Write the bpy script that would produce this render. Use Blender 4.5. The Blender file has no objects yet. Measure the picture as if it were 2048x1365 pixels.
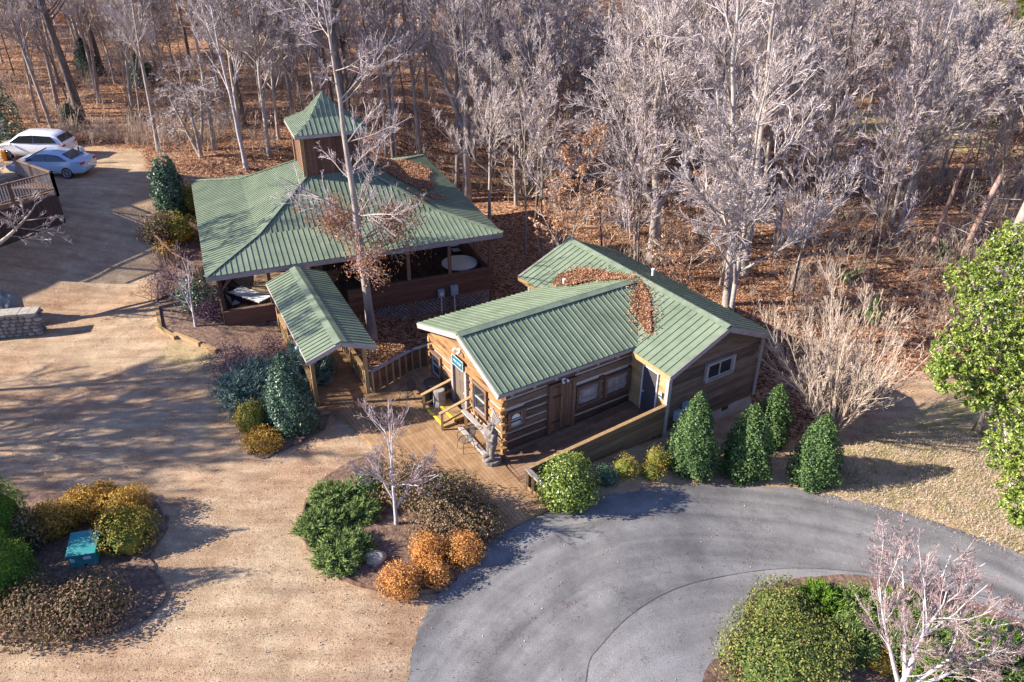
import bpy, math, random
import numpy as np
from math import sin, cos, pi, radians, tan, sqrt
S = bpy.context.scene
COL = S.collection
# ------------------------------------------------------------------ camera
F_PX, PITCH, ROLL, CAM_H = 1570.0, 0.525, 0.004, 17.5
cam = bpy.data.cameras.new('camera'); co = bpy.data.objects.new('camera', cam); COL.objects.link(co)
cam.sensor_width = 36.0; cam.lens = 36.0 * F_PX / 2048.0; cam.clip_end = 2000; cam.clip_start = 0.3
co.location = (0, 0, CAM_H)
from mathutils import Matrix, Vector
co.rotation_euler = (Matrix.Rotation(pi/2 - PITCH, 3, 'X') @ Matrix.Rotation(ROLL, 3, 'Z')).to_euler()
S.camera = co
# ------------------------------------------------------------------ light
SUN_EL, SUN_AZ = radians(28), radians(187)      # azimuth of the sun measured from +X, counter-clockwise
w = bpy.data.worlds.new('World'); S.world = w; w.use_nodes = True
nt = w.node_tree; bg = nt.nodes['Background']
sky = nt.nodes.new('ShaderNodeTexSky'); sky.sky_type = 'NISHITA'; sky.sun_disc = False
sky.sun_elevation = SUN_EL; sky.sun_rotation = radians(90) - SUN_AZ
wb = nt.nodes.new('ShaderNodeMix'); wb.data_type = 'RGBA'; wb.blend_type = 'MULTIPLY'; wb.inputs[0].default_value = 1; wb.inputs[7].default_value = (.98, .93, 1.2, 1)
nt.links.new(sky.outputs[0], wb.inputs[6]); nt.links.new(wb.outputs[2], bg.inputs[0]); bg.inputs[1].default_value = 0.09; sky.ozone_density = 4.0; sky.dust_density = 0.3
sd = bpy.data.lights.new('sun', 'SUN'); sd.energy = 5.0; sd.angle = radians(0.5); sd.color = (1.0, 0.93, 0.83)
so = bpy.data.objects.new('sun', sd); COL.objects.link(so)
to_sun = Vector((cos(SUN_EL)*cos(SUN_AZ), cos(SUN_EL)*sin(SUN_AZ), sin(SUN_EL)))
so.rotation_euler = to_sun.to_track_quat('Z', 'Y').to_euler()
S.view_settings.view_transform = 'Standard'; S.view_settings.look = 'None'
S.view_settings.exposure = 1.45; S.view_settings.gamma = 1.0
S.cycles.max_bounces = 5; S.cycles.diffuse_bounces = 3; S.cycles.transparent_max_bounces = 4
# ------------------------------------------------------------------ helpers
rng = np.random.default_rng(7)
def sm(t):
    t = np.clip(t, 0, 1); return t*t*(3-2*t)
def terr(x, y):
    x = np.asarray(x, float); y = np.asarray(y, float)
    h = -0.08 + 2.4*sm((-(x+16)*.7 + (y-38)*.7)/11) + .5*np.exp(-((x+14)**2+(y-33)**2)/16)
    h = h - .85*sm((x+9)/4)*sm((y-28)/3.5)
    h = h - .8*sm((x-2.5)/6)*(1-sm((y-28)/3.5)) - .2*sm((23-y)/3)*sm((x+5)/4)*(1-sm((x-2.5)/6))
    h = h + 5*sm((y-60)/120)
    return h
def ray(px, py):
    a, b = px-1024, py-682.5
    c, s = cos(ROLL), sin(ROLL)
    u = c*a + s*b; v = -s*a + c*b
    return np.array([u, F_PX*cos(PITCH)-v*sin(PITCH), -(F_PX*sin(PITCH)+v*cos(PITCH))])
def at(px, py, z=0.0):
    d = ray(px, py); return d*((z-CAM_H)/d[2]) + np.array([0, 0, CAM_H])
def gp(px, py):
    z = 0.0
    for _ in range(25):
        p = at(px, py, z); z = .5*z + .5*float(terr(p[0], p[1]))
    p = at(px, py, z); p[2] = float(terr(p[0], p[1])); return p
class G:
    """collects geometry; build() links it as one mesh object"""
    def __init__(s): s.V=[]; s.Q=[]; s.T=[]; s.N=[]; s.A=[]; s.n=0
    def add(s, V, Q=None, T=None, N=None, var=None):
        V = np.asarray(V, float).reshape(-1, 3)
        if Q is not None and len(Q): s.Q.append(np.asarray(Q, int).reshape(-1, 4)+s.n)
        if T is not None and len(T): s.T.append(np.asarray(T, int).reshape(-1, 3)+s.n)
        if N is not None:
            for f in N: s.N.append([i+s.n for i in f])
        a = np.empty(len(V)); a[:] = rng.random() if var is None else var
        s.A.append(a); s.V.append(V); s.n += len(V); return s
    def box(s, c, size, ex=(1,0,0), ey=(0,1,0), ez=(0,0,1), var=None):
        c=np.asarray(c,float); ex,ey,ez=[np.asarray(e,float) for e in (ex,ey,ez)]
        hx,hy,hz=[q/2 for q in size]; V=[]
        for k in (-1,1):
            for j in (-1,1):
                for i in (-1,1): V.append(c+ex*hx*i+ey*hy*j+ez*hz*k)
        return s.add(V, [(0,2,3,1),(4,5,7,6),(0,1,5,4),(2,6,7,3),(0,4,6,2),(1,3,7,5)], var=var)
    def beam(s, a, b, w, h, up=(0,0,1), var=None):
        a=np.asarray(a,float); b=np.asarray(b,float); d=b-a; L=np.linalg.norm(d)
        if L<1e-6: return s
        d/=L; up=np.asarray(up,float)
        if abs(d@up)>.98: up=np.array([1.,0,0])
        e=np.cross(up,d); e/=np.linalg.norm(e); u=np.cross(d,e)
        return s.box((a+b)/2,(L,w,h),d,e,u,var)
    def tube(s, pts, rad, n=8, var=None, cap=True):
        P=np.asarray(pts,float)[None]; R=np.broadcast_to(np.asarray(rad,float),(P.shape[1],))[None]
        return s.tubes(P,R,n,var,cap)
    def tubes(s, P, R, n=3, var=None, cap=False):
        M,k,_=P.shape
        T=np.gradient(P,axis=1); T/=np.linalg.norm(T,axis=2,keepdims=True)+1e-9
        ref=np.where(np.abs(T[:,:1,2:3])>.9,np.array([1.,0,0]),np.array([0,0,1.]))
        X=np.cross(np.broadcast_to(ref,T.shape),T); X/=np.linalg.norm(X,axis=2,keepdims=True)+1e-9
        Y=np.cross(T,X)
        an=np.arange(n)*2*pi/n
        V=P[:,:,None,:]+R[:,:,None,None]*(X[:,:,None,:]*np.cos(an)[None,None,:,None]+Y[:,:,None,:]*np.sin(an)[None,None,:,None])
        i=np.arange(M)[:,None,None]*k*n+np.arange(k-1)[None,:,None]*n+np.arange(n)[None,None,:]
        j=np.arange(M)[:,None,None]*k*n+np.arange(k-1)[None,:,None]*n+((np.arange(n)+1)%n)[None,None,:]
        Q=np.stack([i,j,j+n,i+n],-1).reshape(-1,4)
        N=None
        if cap: N=[list(range(n))[::-1], list(range((k-1)*n,k*n))]
        if var is None: var=np.repeat(rng.random(M),k*n)
        elif np.ndim(var)==1: var=np.repeat(var,k*n)
        return s.add(V.reshape(-1,3),Q,N=N,var=var)
    def poly(s, pts, var=None): return s.add(pts,N=[list(range(len(pts)))],var=var)
    def prism(s, pts, off, var=None):
        P=np.asarray(pts,float); n=len(P); V=np.vstack([P,P+np.asarray(off,float)])
        return s.add(V,[(i,(i+1)%n,(i+1)%n+n,i+n) for i in range(n)],N=[list(range(n))[::-1],[i+n for i in range(n)]],var=var)
    def ell(s, c, r, nu=12, nv=8, var=None, axes=None):
        th=np.linspace(0,pi,nv+1); ph=np.arange(nu)*2*pi/nu
        V=np.stack([np.outer(np.sin(th),np.cos(ph)),np.outer(np.sin(th),np.sin(ph)),np.outer(np.cos(th),np.ones(nu))],-1)*np.asarray(r,float)
        if axes is not None: V=V@np.asarray(axes,float)
        V=V.reshape(-1,3)+np.asarray(c,float)
        Q=[(i*nu+j,(i+1)*nu+j,(i+1)*nu+(j+1)%nu,i*nu+(j+1)%nu) for i in range(nv) for j in range(nu)]
        return s.add(V,Q,var=var)
    def leaves(s, P, size, Nrm=None, var=None, rnd=1.0, asp=.55, dirs=None):
        P=np.asarray(P,float); M=len(P)
        if M==0: return s
        size=np.broadcast_to(size,(M,))[:,None]
        n=rng.normal(size=(M,3))*rnd
        if Nrm is not None: n=n+Nrm
        n/=np.linalg.norm(n,axis=1,keepdims=True)
        a=rng.normal(size=(M,3)) if dirs is None else dirs+rng.normal(size=(M,3))*.25
        a=a-(a*n).sum(1,keepdims=True)*n; a/=np.linalg.norm(a,axis=1,keepdims=True)+1e-9
        b=np.cross(n,a)
        V=np.stack([P-a*size*.5,P+b*size*.5*asp+n*size*.08,P+a*size*.5,P-b*size*.5*asp+n*size*.08],1).reshape(-1,3)
        v=rng.random(M) if var is None else np.broadcast_to(var,(M,))
        return s.add(V,np.arange(4*M).reshape(-1,4),var=np.repeat(v,4))
    def mesh(s, name, o, smooth):
        V=np.vstack(s.V)-np.asarray(o,float); A=np.concatenate(s.A)
        Q=np.vstack(s.Q) if s.Q else np.zeros((0,4),int); T=np.vstack(s.T) if s.T else np.zeros((0,3),int)
        loops=np.concatenate([Q.ravel(),T.ravel(),np.array([i for f in s.N for i in f],int)])
        tot=np.concatenate([np.full(len(Q),4),np.full(len(T),3),np.array([len(f) for f in s.N],int)]).astype(int)
        st=np.concatenate([[0],np.cumsum(tot)[:-1]]).astype(int)
        me=bpy.data.meshes.new(name); me.vertices.add(len(V)); me.vertices.foreach_set('co',V.ravel())
        me.loops.add(len(loops)); me.loops.foreach_set('vertex_index',loops)
        me.polygons.add(len(tot)); me.polygons.foreach_set('loop_start',st); me.polygons.foreach_set('loop_total',tot)
        me.polygons.foreach_set('use_smooth',np.full(len(tot),bool(smooth)))
        at_=me.attributes.new('var','FLOAT','POINT'); at_.data.foreach_set('value',A)
        me.update(calc_edges=True); return me
    def build(s, name, m, parent=None, loc=None, smooth=False, label=None, cat=None, group=None, kind=None):
        if loc is None: loc=parent['_o'] if parent is not None else (0,0,0)
        me=s.mesh(name,loc,smooth); me.materials.append(m)
        o=bpy.data.objects.new(name,me); COL.objects.link(o)
        if parent is not None:
            o.parent=parent; o.location=tuple(np.asarray(loc,float)-np.asarray(parent['_o'],float)); o['_o']=[float(q) for q in loc]
        else: o.location=tuple(float(q) for q in loc); o['_o']=[float(q) for q in loc]
        tag(o,label,cat,group,kind); return o
def tag(o,label=None,cat=None,group=None,kind=None):
    if label: o['label']=label
    if cat: o['category']=cat
    if group: o['group']=group
    if kind: o['kind']=kind
    return o
def thing(name,loc,label,cat,group=None):
    o=bpy.data.objects.new(name,None); COL.objects.link(o); o.location=tuple(float(q) for q in loc)
    o['_o']=[float(q) for q in loc]; o.empty_display_size=.2
    return tag(o,label,cat,group)
def copy_tree(o,parent=None):
    c=o.copy(); COL.objects.link(c)
    if parent is not None: c.parent=parent
    for ch in list(o.children): copy_tree(ch,c)
    return c
class Fr:
    """local frame: u along, v across, z up"""
    def __init__(s,O,yaw,flip=1):
        s.O=np.asarray(O,float); s.U=np.array([cos(yaw),sin(yaw),0]); s.V=np.array([-sin(yaw),cos(yaw),0])*flip
    def __call__(s,u,v,z=0): return s.O+s.U*u+s.V*v+np.array([0,0,z])
# ------------------------------------------------------------------ materials
def mat(name,cols,rough=.8,scale=(3,3,3),detail=6,mixn=.5,bump=0.0,bscale=None,metal=0.0,spec=.3,coat=0,extra=None,transl=0):
    m=bpy.data.materials.new(name); m.use_nodes=True; t=m.node_tree; N=t.nodes; L=t.links; b=N['Principled BSDF']
    b.inputs['Roughness'].default_value=rough; b.inputs['Metallic'].default_value=metal
    b.inputs['Specular IOR Level'].default_value=spec
    tc=N.new('ShaderNodeTexCoord'); mp=N.new('ShaderNodeMapping'); mp.inputs['Scale'].default_value=scale
    L.new(tc.outputs['Object'],mp.inputs[0])
    no=N.new('ShaderNodeTexNoise'); no.inputs['Scale'].default_value=1.0; no.inputs['Detail'].default_value=detail
    no.inputs['Roughness'].default_value=.65
    L.new(mp.outputs[0],no.inputs['Vector'])
    av=N.new('ShaderNodeAttribute'); av.attribute_name='var'
    m1=N.new('ShaderNodeMath'); m1.operation='MULTIPLY_ADD'; m1.inputs[1].default_value=2.4; m1.inputs[2].default_value=-.7
    L.new(no.outputs['Fac'],m1.inputs[0])
    mx=N.new('ShaderNodeMix'); mx.data_type='FLOAT'; mx.inputs[0].default_value=mixn
    L.new(av.outputs['Fac'],mx.inputs[2]); L.new(m1.outputs[0],mx.inputs[3])
    r=N.new('ShaderNodeValToRGB'); e=r.color_ramp.elements
    n=len(cols)
    for i,c in enumerate(cols):
        if i<2: el=e[i]; el.position=i/(n-1)
        else: el=e.new(i/(n-1))
        el.color=(*c,1)
    for i,c in enumerate(cols): e[i].position=i/(n-1); e[i].color=(*c,1)
    L.new(mx.outputs[0],r.inputs[0]); L.new(r.outputs[0],b.inputs['Base Color'])
    if coat: b.inputs['Coat Weight'].default_value=coat; b.inputs['Coat Roughness'].default_value=.1
    if bump:
        bp=N.new('ShaderNodeBump'); bp.inputs['Strength'].default_value=bump; bp.inputs['Distance'].default_value=.03
        if bscale:
            n2=N.new('ShaderNodeTexNoise'); n2.inputs['Scale'].default_value=bscale; n2.inputs['Detail'].default_value=6; L.new(tc.outputs['Object'],n2.inputs['Vector']); L.new(n2.outputs['Fac'],bp.inputs['Height'])
        else: L.new(no.outputs['Fac'],bp.inputs['Height'])
        L.new(bp.outputs[0],b.inputs['Normal'])
    if transl:
        tr=N.new('ShaderNodeBsdfTranslucent'); L.new(r.outputs[0],tr.inputs[0]); ms=N.new('ShaderNodeMixShader'); ms.inputs[0].default_value=transl
        L.new(b.outputs[0],ms.inputs[1]); L.new(tr.outputs[0],ms.inputs[2]); L.new(ms.outputs[0],N['Material Output'].inputs[0])
    return m
M={}
M['metal']=mat('green_metal',[(.1,.13,.08),(.15,.185,.118),(.205,.24,.16)],rough=.5,scale=(1.3,1.3,1.3),mixn=.7,spec=.4)
M['metal_dirty']=mat('green_metal_weathered',[(.09,.12,.075),(.155,.19,.125),(.22,.26,.175)],rough=.5,scale=(3,3,3),mixn=.7,spec=.45)
M['fascia']=mat('weathered_board',[(.16,.13,.12),(.3,.26,.24),(.42,.38,.35)],scale=(2,2,12))
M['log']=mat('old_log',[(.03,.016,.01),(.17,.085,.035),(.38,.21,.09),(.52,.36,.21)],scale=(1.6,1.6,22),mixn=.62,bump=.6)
M['logshade']=mat('shaded_log',[(.03,.02,.016),(.085,.052,.034),(.16,.1,.068),(.26,.19,.15)],scale=(1.6,1.6,22),mixn=.6,bump=.6)  # darker copy of the log colour, with the side wall's shade in it
M['chink']=mat('chinking',[(.26,.21,.16),(.44,.38,.31),(.56,.51,.45)],scale=(5,5,5))
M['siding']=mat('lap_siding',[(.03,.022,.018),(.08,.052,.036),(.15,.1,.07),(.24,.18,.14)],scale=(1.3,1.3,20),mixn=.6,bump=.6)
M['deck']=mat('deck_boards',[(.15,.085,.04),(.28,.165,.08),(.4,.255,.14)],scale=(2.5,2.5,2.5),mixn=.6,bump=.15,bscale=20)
M['deckshade']=mat('shaded_deck_boards',[(.1,.055,.035),(.19,.11,.065),(.29,.18,.11)],scale=(3,3,3),mixn=.5,bump=.3,bscale=20)  # deck planks with the shade on the ramp put into their tone
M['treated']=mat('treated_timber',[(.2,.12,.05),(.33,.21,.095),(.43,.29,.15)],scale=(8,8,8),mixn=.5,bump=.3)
M['oldwood']=mat('grey_brown_timber',[(.07,.04,.028),(.15,.085,.055),(.24,.145,.095)],scale=(4,4,12),mixn=.5,bump=.4)
M['redwood']=mat('red_brown_boards',[(.06,.028,.02),(.13,.06,.038),(.2,.1,.065)],scale=(2,2,16),mixn=.5,bump=.4)
M['skirt_shadefloor']=mat('dark_skirt_and_shaded_floor',[(.035,.022,.02),(.07,.042,.036),(.1,.062,.05)],scale=(9,9,2),mixn=.5,bump=.3)
M['plankdoor']=mat('plank_door',[(.05,.03,.02),(.14,.08,.045),(.26,.15,.085)],scale=(14,14,1.4),mixn=.6,bump=.5)
M['paintdoor']=mat('brown_painted_door',[(.13,.095,.07),(.17,.125,.09)],rough=.5,scale=(5,5,5))
M['greydoor']=mat('grey_metal_door',[(.055,.05,.055),(.08,.072,.078)],rough=.45,scale=(3,3,3))
M['rampboard']=mat('ramp_fence_boards',[(.08,.05,.03),(.15,.1,.058),(.23,.155,.09)],scale=(1.5,1.5,14),mixn=.5,bump=.4)
M['tar']=mat('dark_seam',[(.05,.05,.052),(.1,.097,.094)],scale=(3,3,3))
M['pebble']=mat('pebbles',[(.1,.07,.05),(.3,.23,.16),(.6,.52,.42)],scale=(3,3,3),mixn=.1)
M['sash']=mat('grey_white_sash',[(.3,.3,.31),(.42,.42,.42)],rough=.5,scale=(4,4,4))
M['blind']=mat('pale_blind',[(.4,.36,.24),(.55,.52,.4)],scale=(2,2,2))
M['white']=mat('white_paint',[(.62,.62,.62),(.75,.75,.74)],rough=.5,scale=(4,4,4))
M['tabletop']=mat('white_plastic',[(.7,.68,.64),(.8,.78,.75)],rough=.45,scale=(3,3,3))
M['glass']=mat('window_glass',[(.012,.014,.016),(.03,.032,.035)],rough=.06,spec=.8,scale=(1,1,1))
M['iron']=mat('black_iron',[(.02,.02,.022),(.05,.048,.046)],rough=.5,scale=(9,9,9),metal=.3)
M['plastic']=mat('black_plastic',[(.012,.013,.016),(.025,.027,.03)],rough=.4,scale=(5,5,5))
M['meter']=mat('grey_blue_box',[(.2,.27,.32),(.27,.34,.39)],rough=.45,scale=(6,6,6))
M['signbg']=mat('sign_teal',[(.015,.1,.14),(.025,.13,.17)],rough=.4,scale=(3,3,3))
M['trans']=mat('transformer_green',[(.025,.17,.165),(.04,.23,.22),(.08,.28,.26)],rough=.45,scale=(3,3,8),mixn=.7)
M['label']=mat('label_white',[(.55,.6,.6),(.75,.75,.7)],rough=.5,scale=(30,30,30))
M['yellow']=mat('yellow_nosing',[(.5,.38,.02),(.68,.56,.05)],rough=.6,scale=(9,9,9))
M['stone']=mat('wall_stone',[(.1,.1,.095),(.2,.19,.17),(.34,.32,.28)],scale=(5,5,5),mixn=.4,bump=.6)
M['rock']=mat('boulder',[(.16,.14,.12),(.3,.27,.22),(.42,.38,.32)],scale=(4,4,4),mixn=.7,bump=.8)
M['mortar']=mat('mortar',[(.06,.055,.05),(.1,.09,.085)],scale=(8,8,8))
M['block']=mat('foundation_block',[(.3,.16,.1),(.33,.28,.25),(.42,.4,.38)],scale=(1.2,1.2,2.5),mixn=.9,bump=.2)
M['bark']=mat('grey_bark',[(.13,.105,.09),(.3,.25,.215),(.52,.455,.4)],scale=(2.2,2.2,1.0),mixn=.75,bump=.8,bscale=9)
M['barkdark']=mat('dark_bark',[(.045,.035,.03),(.12,.095,.08),(.24,.2,.175)],scale=(3,3,1.0),mixn=.75,bump=.8,bscale=9)
M['barkpine']=mat('reddish_pine_bark',[(.1,.06,.05),(.26,.16,.13),(.4,.27,.22)],scale=(4,4,1.5),mixn=.75,bump=.9,bscale=9)
M['birch']=mat('white_birch_bark',[(.2,.16,.15),(.45,.4,.39),(.64,.6,.59)],scale=(5,5,9),mixn=.75,bump=.2)
M['twig']=mat('grey_twigs',[(.17,.135,.125),(.43,.36,.335),(.62,.54,.51)],scale=(.8,.8,.8),mixn=.3)
M['twigred']=mat('reddish_twigs',[(.2,.15,.145),(.4,.32,.31),(.56,.48,.47)],scale=(.8,.8,.8),mixn=.3)
M['twigtan']=mat('tan_twigs',[(.22,.16,.11),(.43,.33,.25),(.6,.5,.4)],scale=(.8,.8,.8),mixn=.3)
M['twigbrown']=mat('red_brown_twigs',[(.14,.085,.08),(.28,.19,.18),(.5,.42,.4)],scale=(.8,.8,.8),mixn=.3)
M['deadleaf']=mat('dead_leaves',[(.11,.05,.03),(.3,.14,.07),(.48,.26,.14),(.62,.42,.28)],scale=(2,2,2),mixn=.15,transl=.2)
M['oakleaf']=mat('brown_oak_leaves',[(.13,.05,.025),(.3,.13,.06),(.42,.22,.12)],scale=(2,2,2),mixn=.15,transl=.2)
M['holly']=mat('holly_leaves',[(.015,.035,.012),(.04,.085,.022),(.09,.15,.04),(.17,.24,.08)],rough=.45,spec=.3,scale=(2,2,2),mixn=.15,transl=.12)
M['hollydark']=mat('dark_holly_leaves',[(.012,.035,.02),(.035,.085,.045),(.09,.15,.08),(.2,.27,.17)],rough=.35,spec=.5,scale=(2,2,2),mixn=.15,transl=.1)
M['bright']=mat('bright_evergreen_leaves',[(.03,.06,.01),(.12,.18,.02),(.27,.33,.05),(.45,.48,.16)],rough=.3,spec=.5,scale=(2,2,2),mixn=.15,transl=.2)
M['juniper']=mat('juniper_green',[(.035,.065,.018),(.14,.2,.05),(.3,.36,.11)],scale=(2,2,2),mixn=.2,transl=.1)
M['junblue']=mat('juniper_blue_green',[(.035,.07,.055),(.13,.2,.155),(.28,.35,.27)],scale=(2,2,2),mixn=.2,transl=.1)
M['arbor']=mat('arborvitae_green',[(.03,.08,.01),(.1,.19,.02),(.24,.34,.03)],scale=(2,2,2),mixn=.2,transl=.15)
M['gold']=mat('gold_leaves',[(.09,.09,.015),(.34,.2,.03),(.58,.32,.055),(.66,.42,.14)],scale=(1.5,1.5,1.5),mixn=.25,transl=.2)
M['orange']=mat('orange_gold_leaves',[(.2,.1,.02),(.48,.2,.05),(.62,.3,.09),(.68,.42,.17)],scale=(1.5,1.5,1.5),mixn=.25,transl=.2)
M['goldgreen']=mat('gold_green_leaves',[(.04,.07,.012),(.15,.16,.025),(.42,.3,.05),(.58,.36,.1)],scale=(1.2,1.2,1.2),mixn=.55,transl=.2)
M['purple']=mat('purple_leaves',[(.05,.025,.045),(.14,.07,.1),(.27,.16,.2)],scale=(2,2,2),mixn=.2,transl=.15)
M['mixed']=mat('brown_green_leaves',[(.03,.045,.015),(.12,.1,.04),(.26,.15,.09),(.38,.27,.18)],scale=(1.5,1.5,1.5),mixn=.35,transl=.15)
M['redtip']=mat('red_tipped_leaves',[(.025,.05,.012),(.1,.14,.03),(.24,.25,.06),(.36,.17,.11)],scale=(1.2,1.2,1.2),mixn=.35,transl=.15)
M['pine']=mat('pine_needles',[(.04,.06,.01),(.15,.2,.02),(.3,.35,.05)],scale=(1,1,1),mixn=.3,transl=.15)
M['carblue']=mat('silver_blue_paint',[(.3,.42,.55),(.36,.48,.62)],rough=.25,coat=.8,spec=.5,scale=(1,1,1))
M['carwhite']=mat('white_car_paint',[(.68,.7,.74),(.76,.78,.8)],rough=.25,coat=.8,spec=.5,scale=(1,1,1))
M['red']=mat('tail_light_red',[(.35,.01,.02),(.5,.03,.03)],rough=.2,scale=(3,3,3))
M['tyre']=mat('tyre_rubber',[(.012,.012,.013),(.025,.025,.025)],rough=.8,scale=(9,9,9))
M['rim']=mat('alloy_rim',[(.35,.36,.38),(.5,.5,.52)],rough=.3,metal=.8,scale=(3,3,3))
M['carved']=mat('carved_grey_wood',[(.06,.05,.045),(.2,.17,.145),(.36,.32,.28)],scale=(7,7,4),mixn=.7,bump=.7)
M['galv']=mat('galvanised_pipe',[(.5,.5,.48),(.62,.62,.6)],rough=.5,scale=(5,5,5))
M['orangeplastic']=mat('orange_plastic',[(.6,.2,.01),(.75,.32,.02)],rough=.4,scale=(5,5,5))
def ground_mat():
    m=bpy.data.materials.new('ground_dirt_leaves_grass'); m.use_nodes=True; t=m.node_tree; N=t.nodes; L=t.links; b=N['Principled BSDF']
    b.inputs['Roughness'].default_value=.95; b.inputs['Specular IOR Level'].default_value=.05
    tc=N.new('ShaderNodeTexCoord')
    def noise(sc,det=6,ro=.6,stretch=None):
        n=N.new('ShaderNodeTexNoise'); n.inputs['Scale'].default_value=sc; n.inputs['Detail'].default_value=det; n.inputs['Roughness'].default_value=ro
        if stretch:
            mp=N.new('ShaderNodeMapping'); mp.inputs['Scale'].default_value=stretch; mp.inputs['Rotation'].default_value=(0,0,.25); L.new(tc.outputs['Object'],mp.inputs[0]); L.new(mp.outputs[0],n.inputs['Vector'])
        else: L.new(tc.outputs['Object'],n.inputs['Vector'])
        return n
    def ramp(src,st):
        r=N.new('ShaderNodeValToRGB'); e=r.color_ramp.elements
        for i,(p,c) in enumerate(st):
            el=e[i] if i<2 else e.new(p)
            el.position=p; el.color=(*c,1)
        L.new(src,r.inputs[0]); return r
    def mix(f,a,c,bt='MIX'):
        x=N.new('ShaderNodeMix'); x.data_type='RGBA'; x.blend_type=bt
        if isinstance(f,float): x.inputs[0].default_value=f
        else: L.new(f,x.inputs[0])
        L.new(a,x.inputs[6]); L.new(c,x.inputs[7]); return x.outputs[2]
    big=noise(.22,5); mid=noise(1.3,8,.7); tiny=noise(22,8,.8); strk=noise(1,5,.6,(.35,2.2,1))
    d1=ramp(mid.outputs[0],[(.3,(.23,.155,.1)),(.5,(.4,.3,.195)),(.68,(.56,.445,.31))])
    d2=ramp(big.outputs[0],[(.38,(.4,.22,.13)),(.58,(.5,.38,.25))])
    c=mix(.45,d1.outputs[0],d2.outputs[0])
    st=ramp(strk.outputs[0],[(.35,(.6,.54,.5)),(.6,(1.08,1.06,1.03))])
    c=mix(.6,c,st.outputs[0],'MULTIPLY')
    sp=ramp(tiny.outputs[0],[(.38,(.3,.24,.2)),(.46,(.92,.9,.88)),(.6,(1.15,1.13,1.1))])
    c=mix(.9,c,sp.outputs[0],'MULTIPLY')
    # leaf litter
    vo=N.new('ShaderNodeTexVoronoi'); vo.inputs['Scale'].default_value=9; L.new(tc.outputs['Object'],vo.inputs['Vector'])
    sepx=N.new('ShaderNodeSeparateColor'); L.new(vo.outputs['Color'],sepx.inputs[0])
    lr=ramp(sepx.outputs[0],[(0,(.05,.025,.018)),(.4,(.23,.11,.06)),(.75,(.42,.24,.13)),(1,(.6,.42,.28))])
    lb=ramp(mid.outputs[0],[(.3,(.45,.4,.38)),(.6,(1.05,1,1))])
    leaf=mix(.8,lr.outputs[0],lb.outputs[0],'MULTIPLY')
    # dry grass
    gr=ramp(mid.outputs[0],[(.3,(.13,.15,.05)),(.45,(.32,.26,.12)),(.58,(.52,.37,.22))])
    gt=ramp(tiny.outputs[0],[(.35,(.5,.5,.45)),(.6,(1.1,1.1,1.0))])
    grass=mix(.9,gr.outputs[0],gt.outputs[0],'MULTIPLY')
    def mask(nm,edge):
        a=N.new('ShaderNodeAttribute'); a.attribute_name=nm
        q=N.new('ShaderNodeMath'); q.operation='MULTIPLY_ADD'; q.inputs[1].default_value=1.0; L.new(mid.outputs[0],q.inputs[0]); L.new(a.outputs['Fac'],q.inputs[2])
        r=N.new('ShaderNodeMapRange'); r.inputs[1].default_value=.5+.42-edge; r.inputs[2].default_value=.5+.42+edge; L.new(q.outputs[0],r.inputs[0]); return r.outputs[0]
    c=mix(mask('grass',.16),c,grass); c=mix(mask('leaf',.1),c,leaf)
    L.new(c,b.inputs['Base Color'])
    bp=N.new('ShaderNodeBump'); bp.inputs['Strength'].default_value=.7; bp.inputs['Distance'].default_value=.06
    ad=N.new('ShaderNodeMath'); ad.operation='ADD'; L.new(mid.outputs[0],ad.inputs[0]); L.new(tiny.outputs[0],ad.inputs[1]); L.new(ad.outputs[0],bp.inputs['Height']); L.new(bp.outputs[0],b.inputs['Normal'])
    return m
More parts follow.
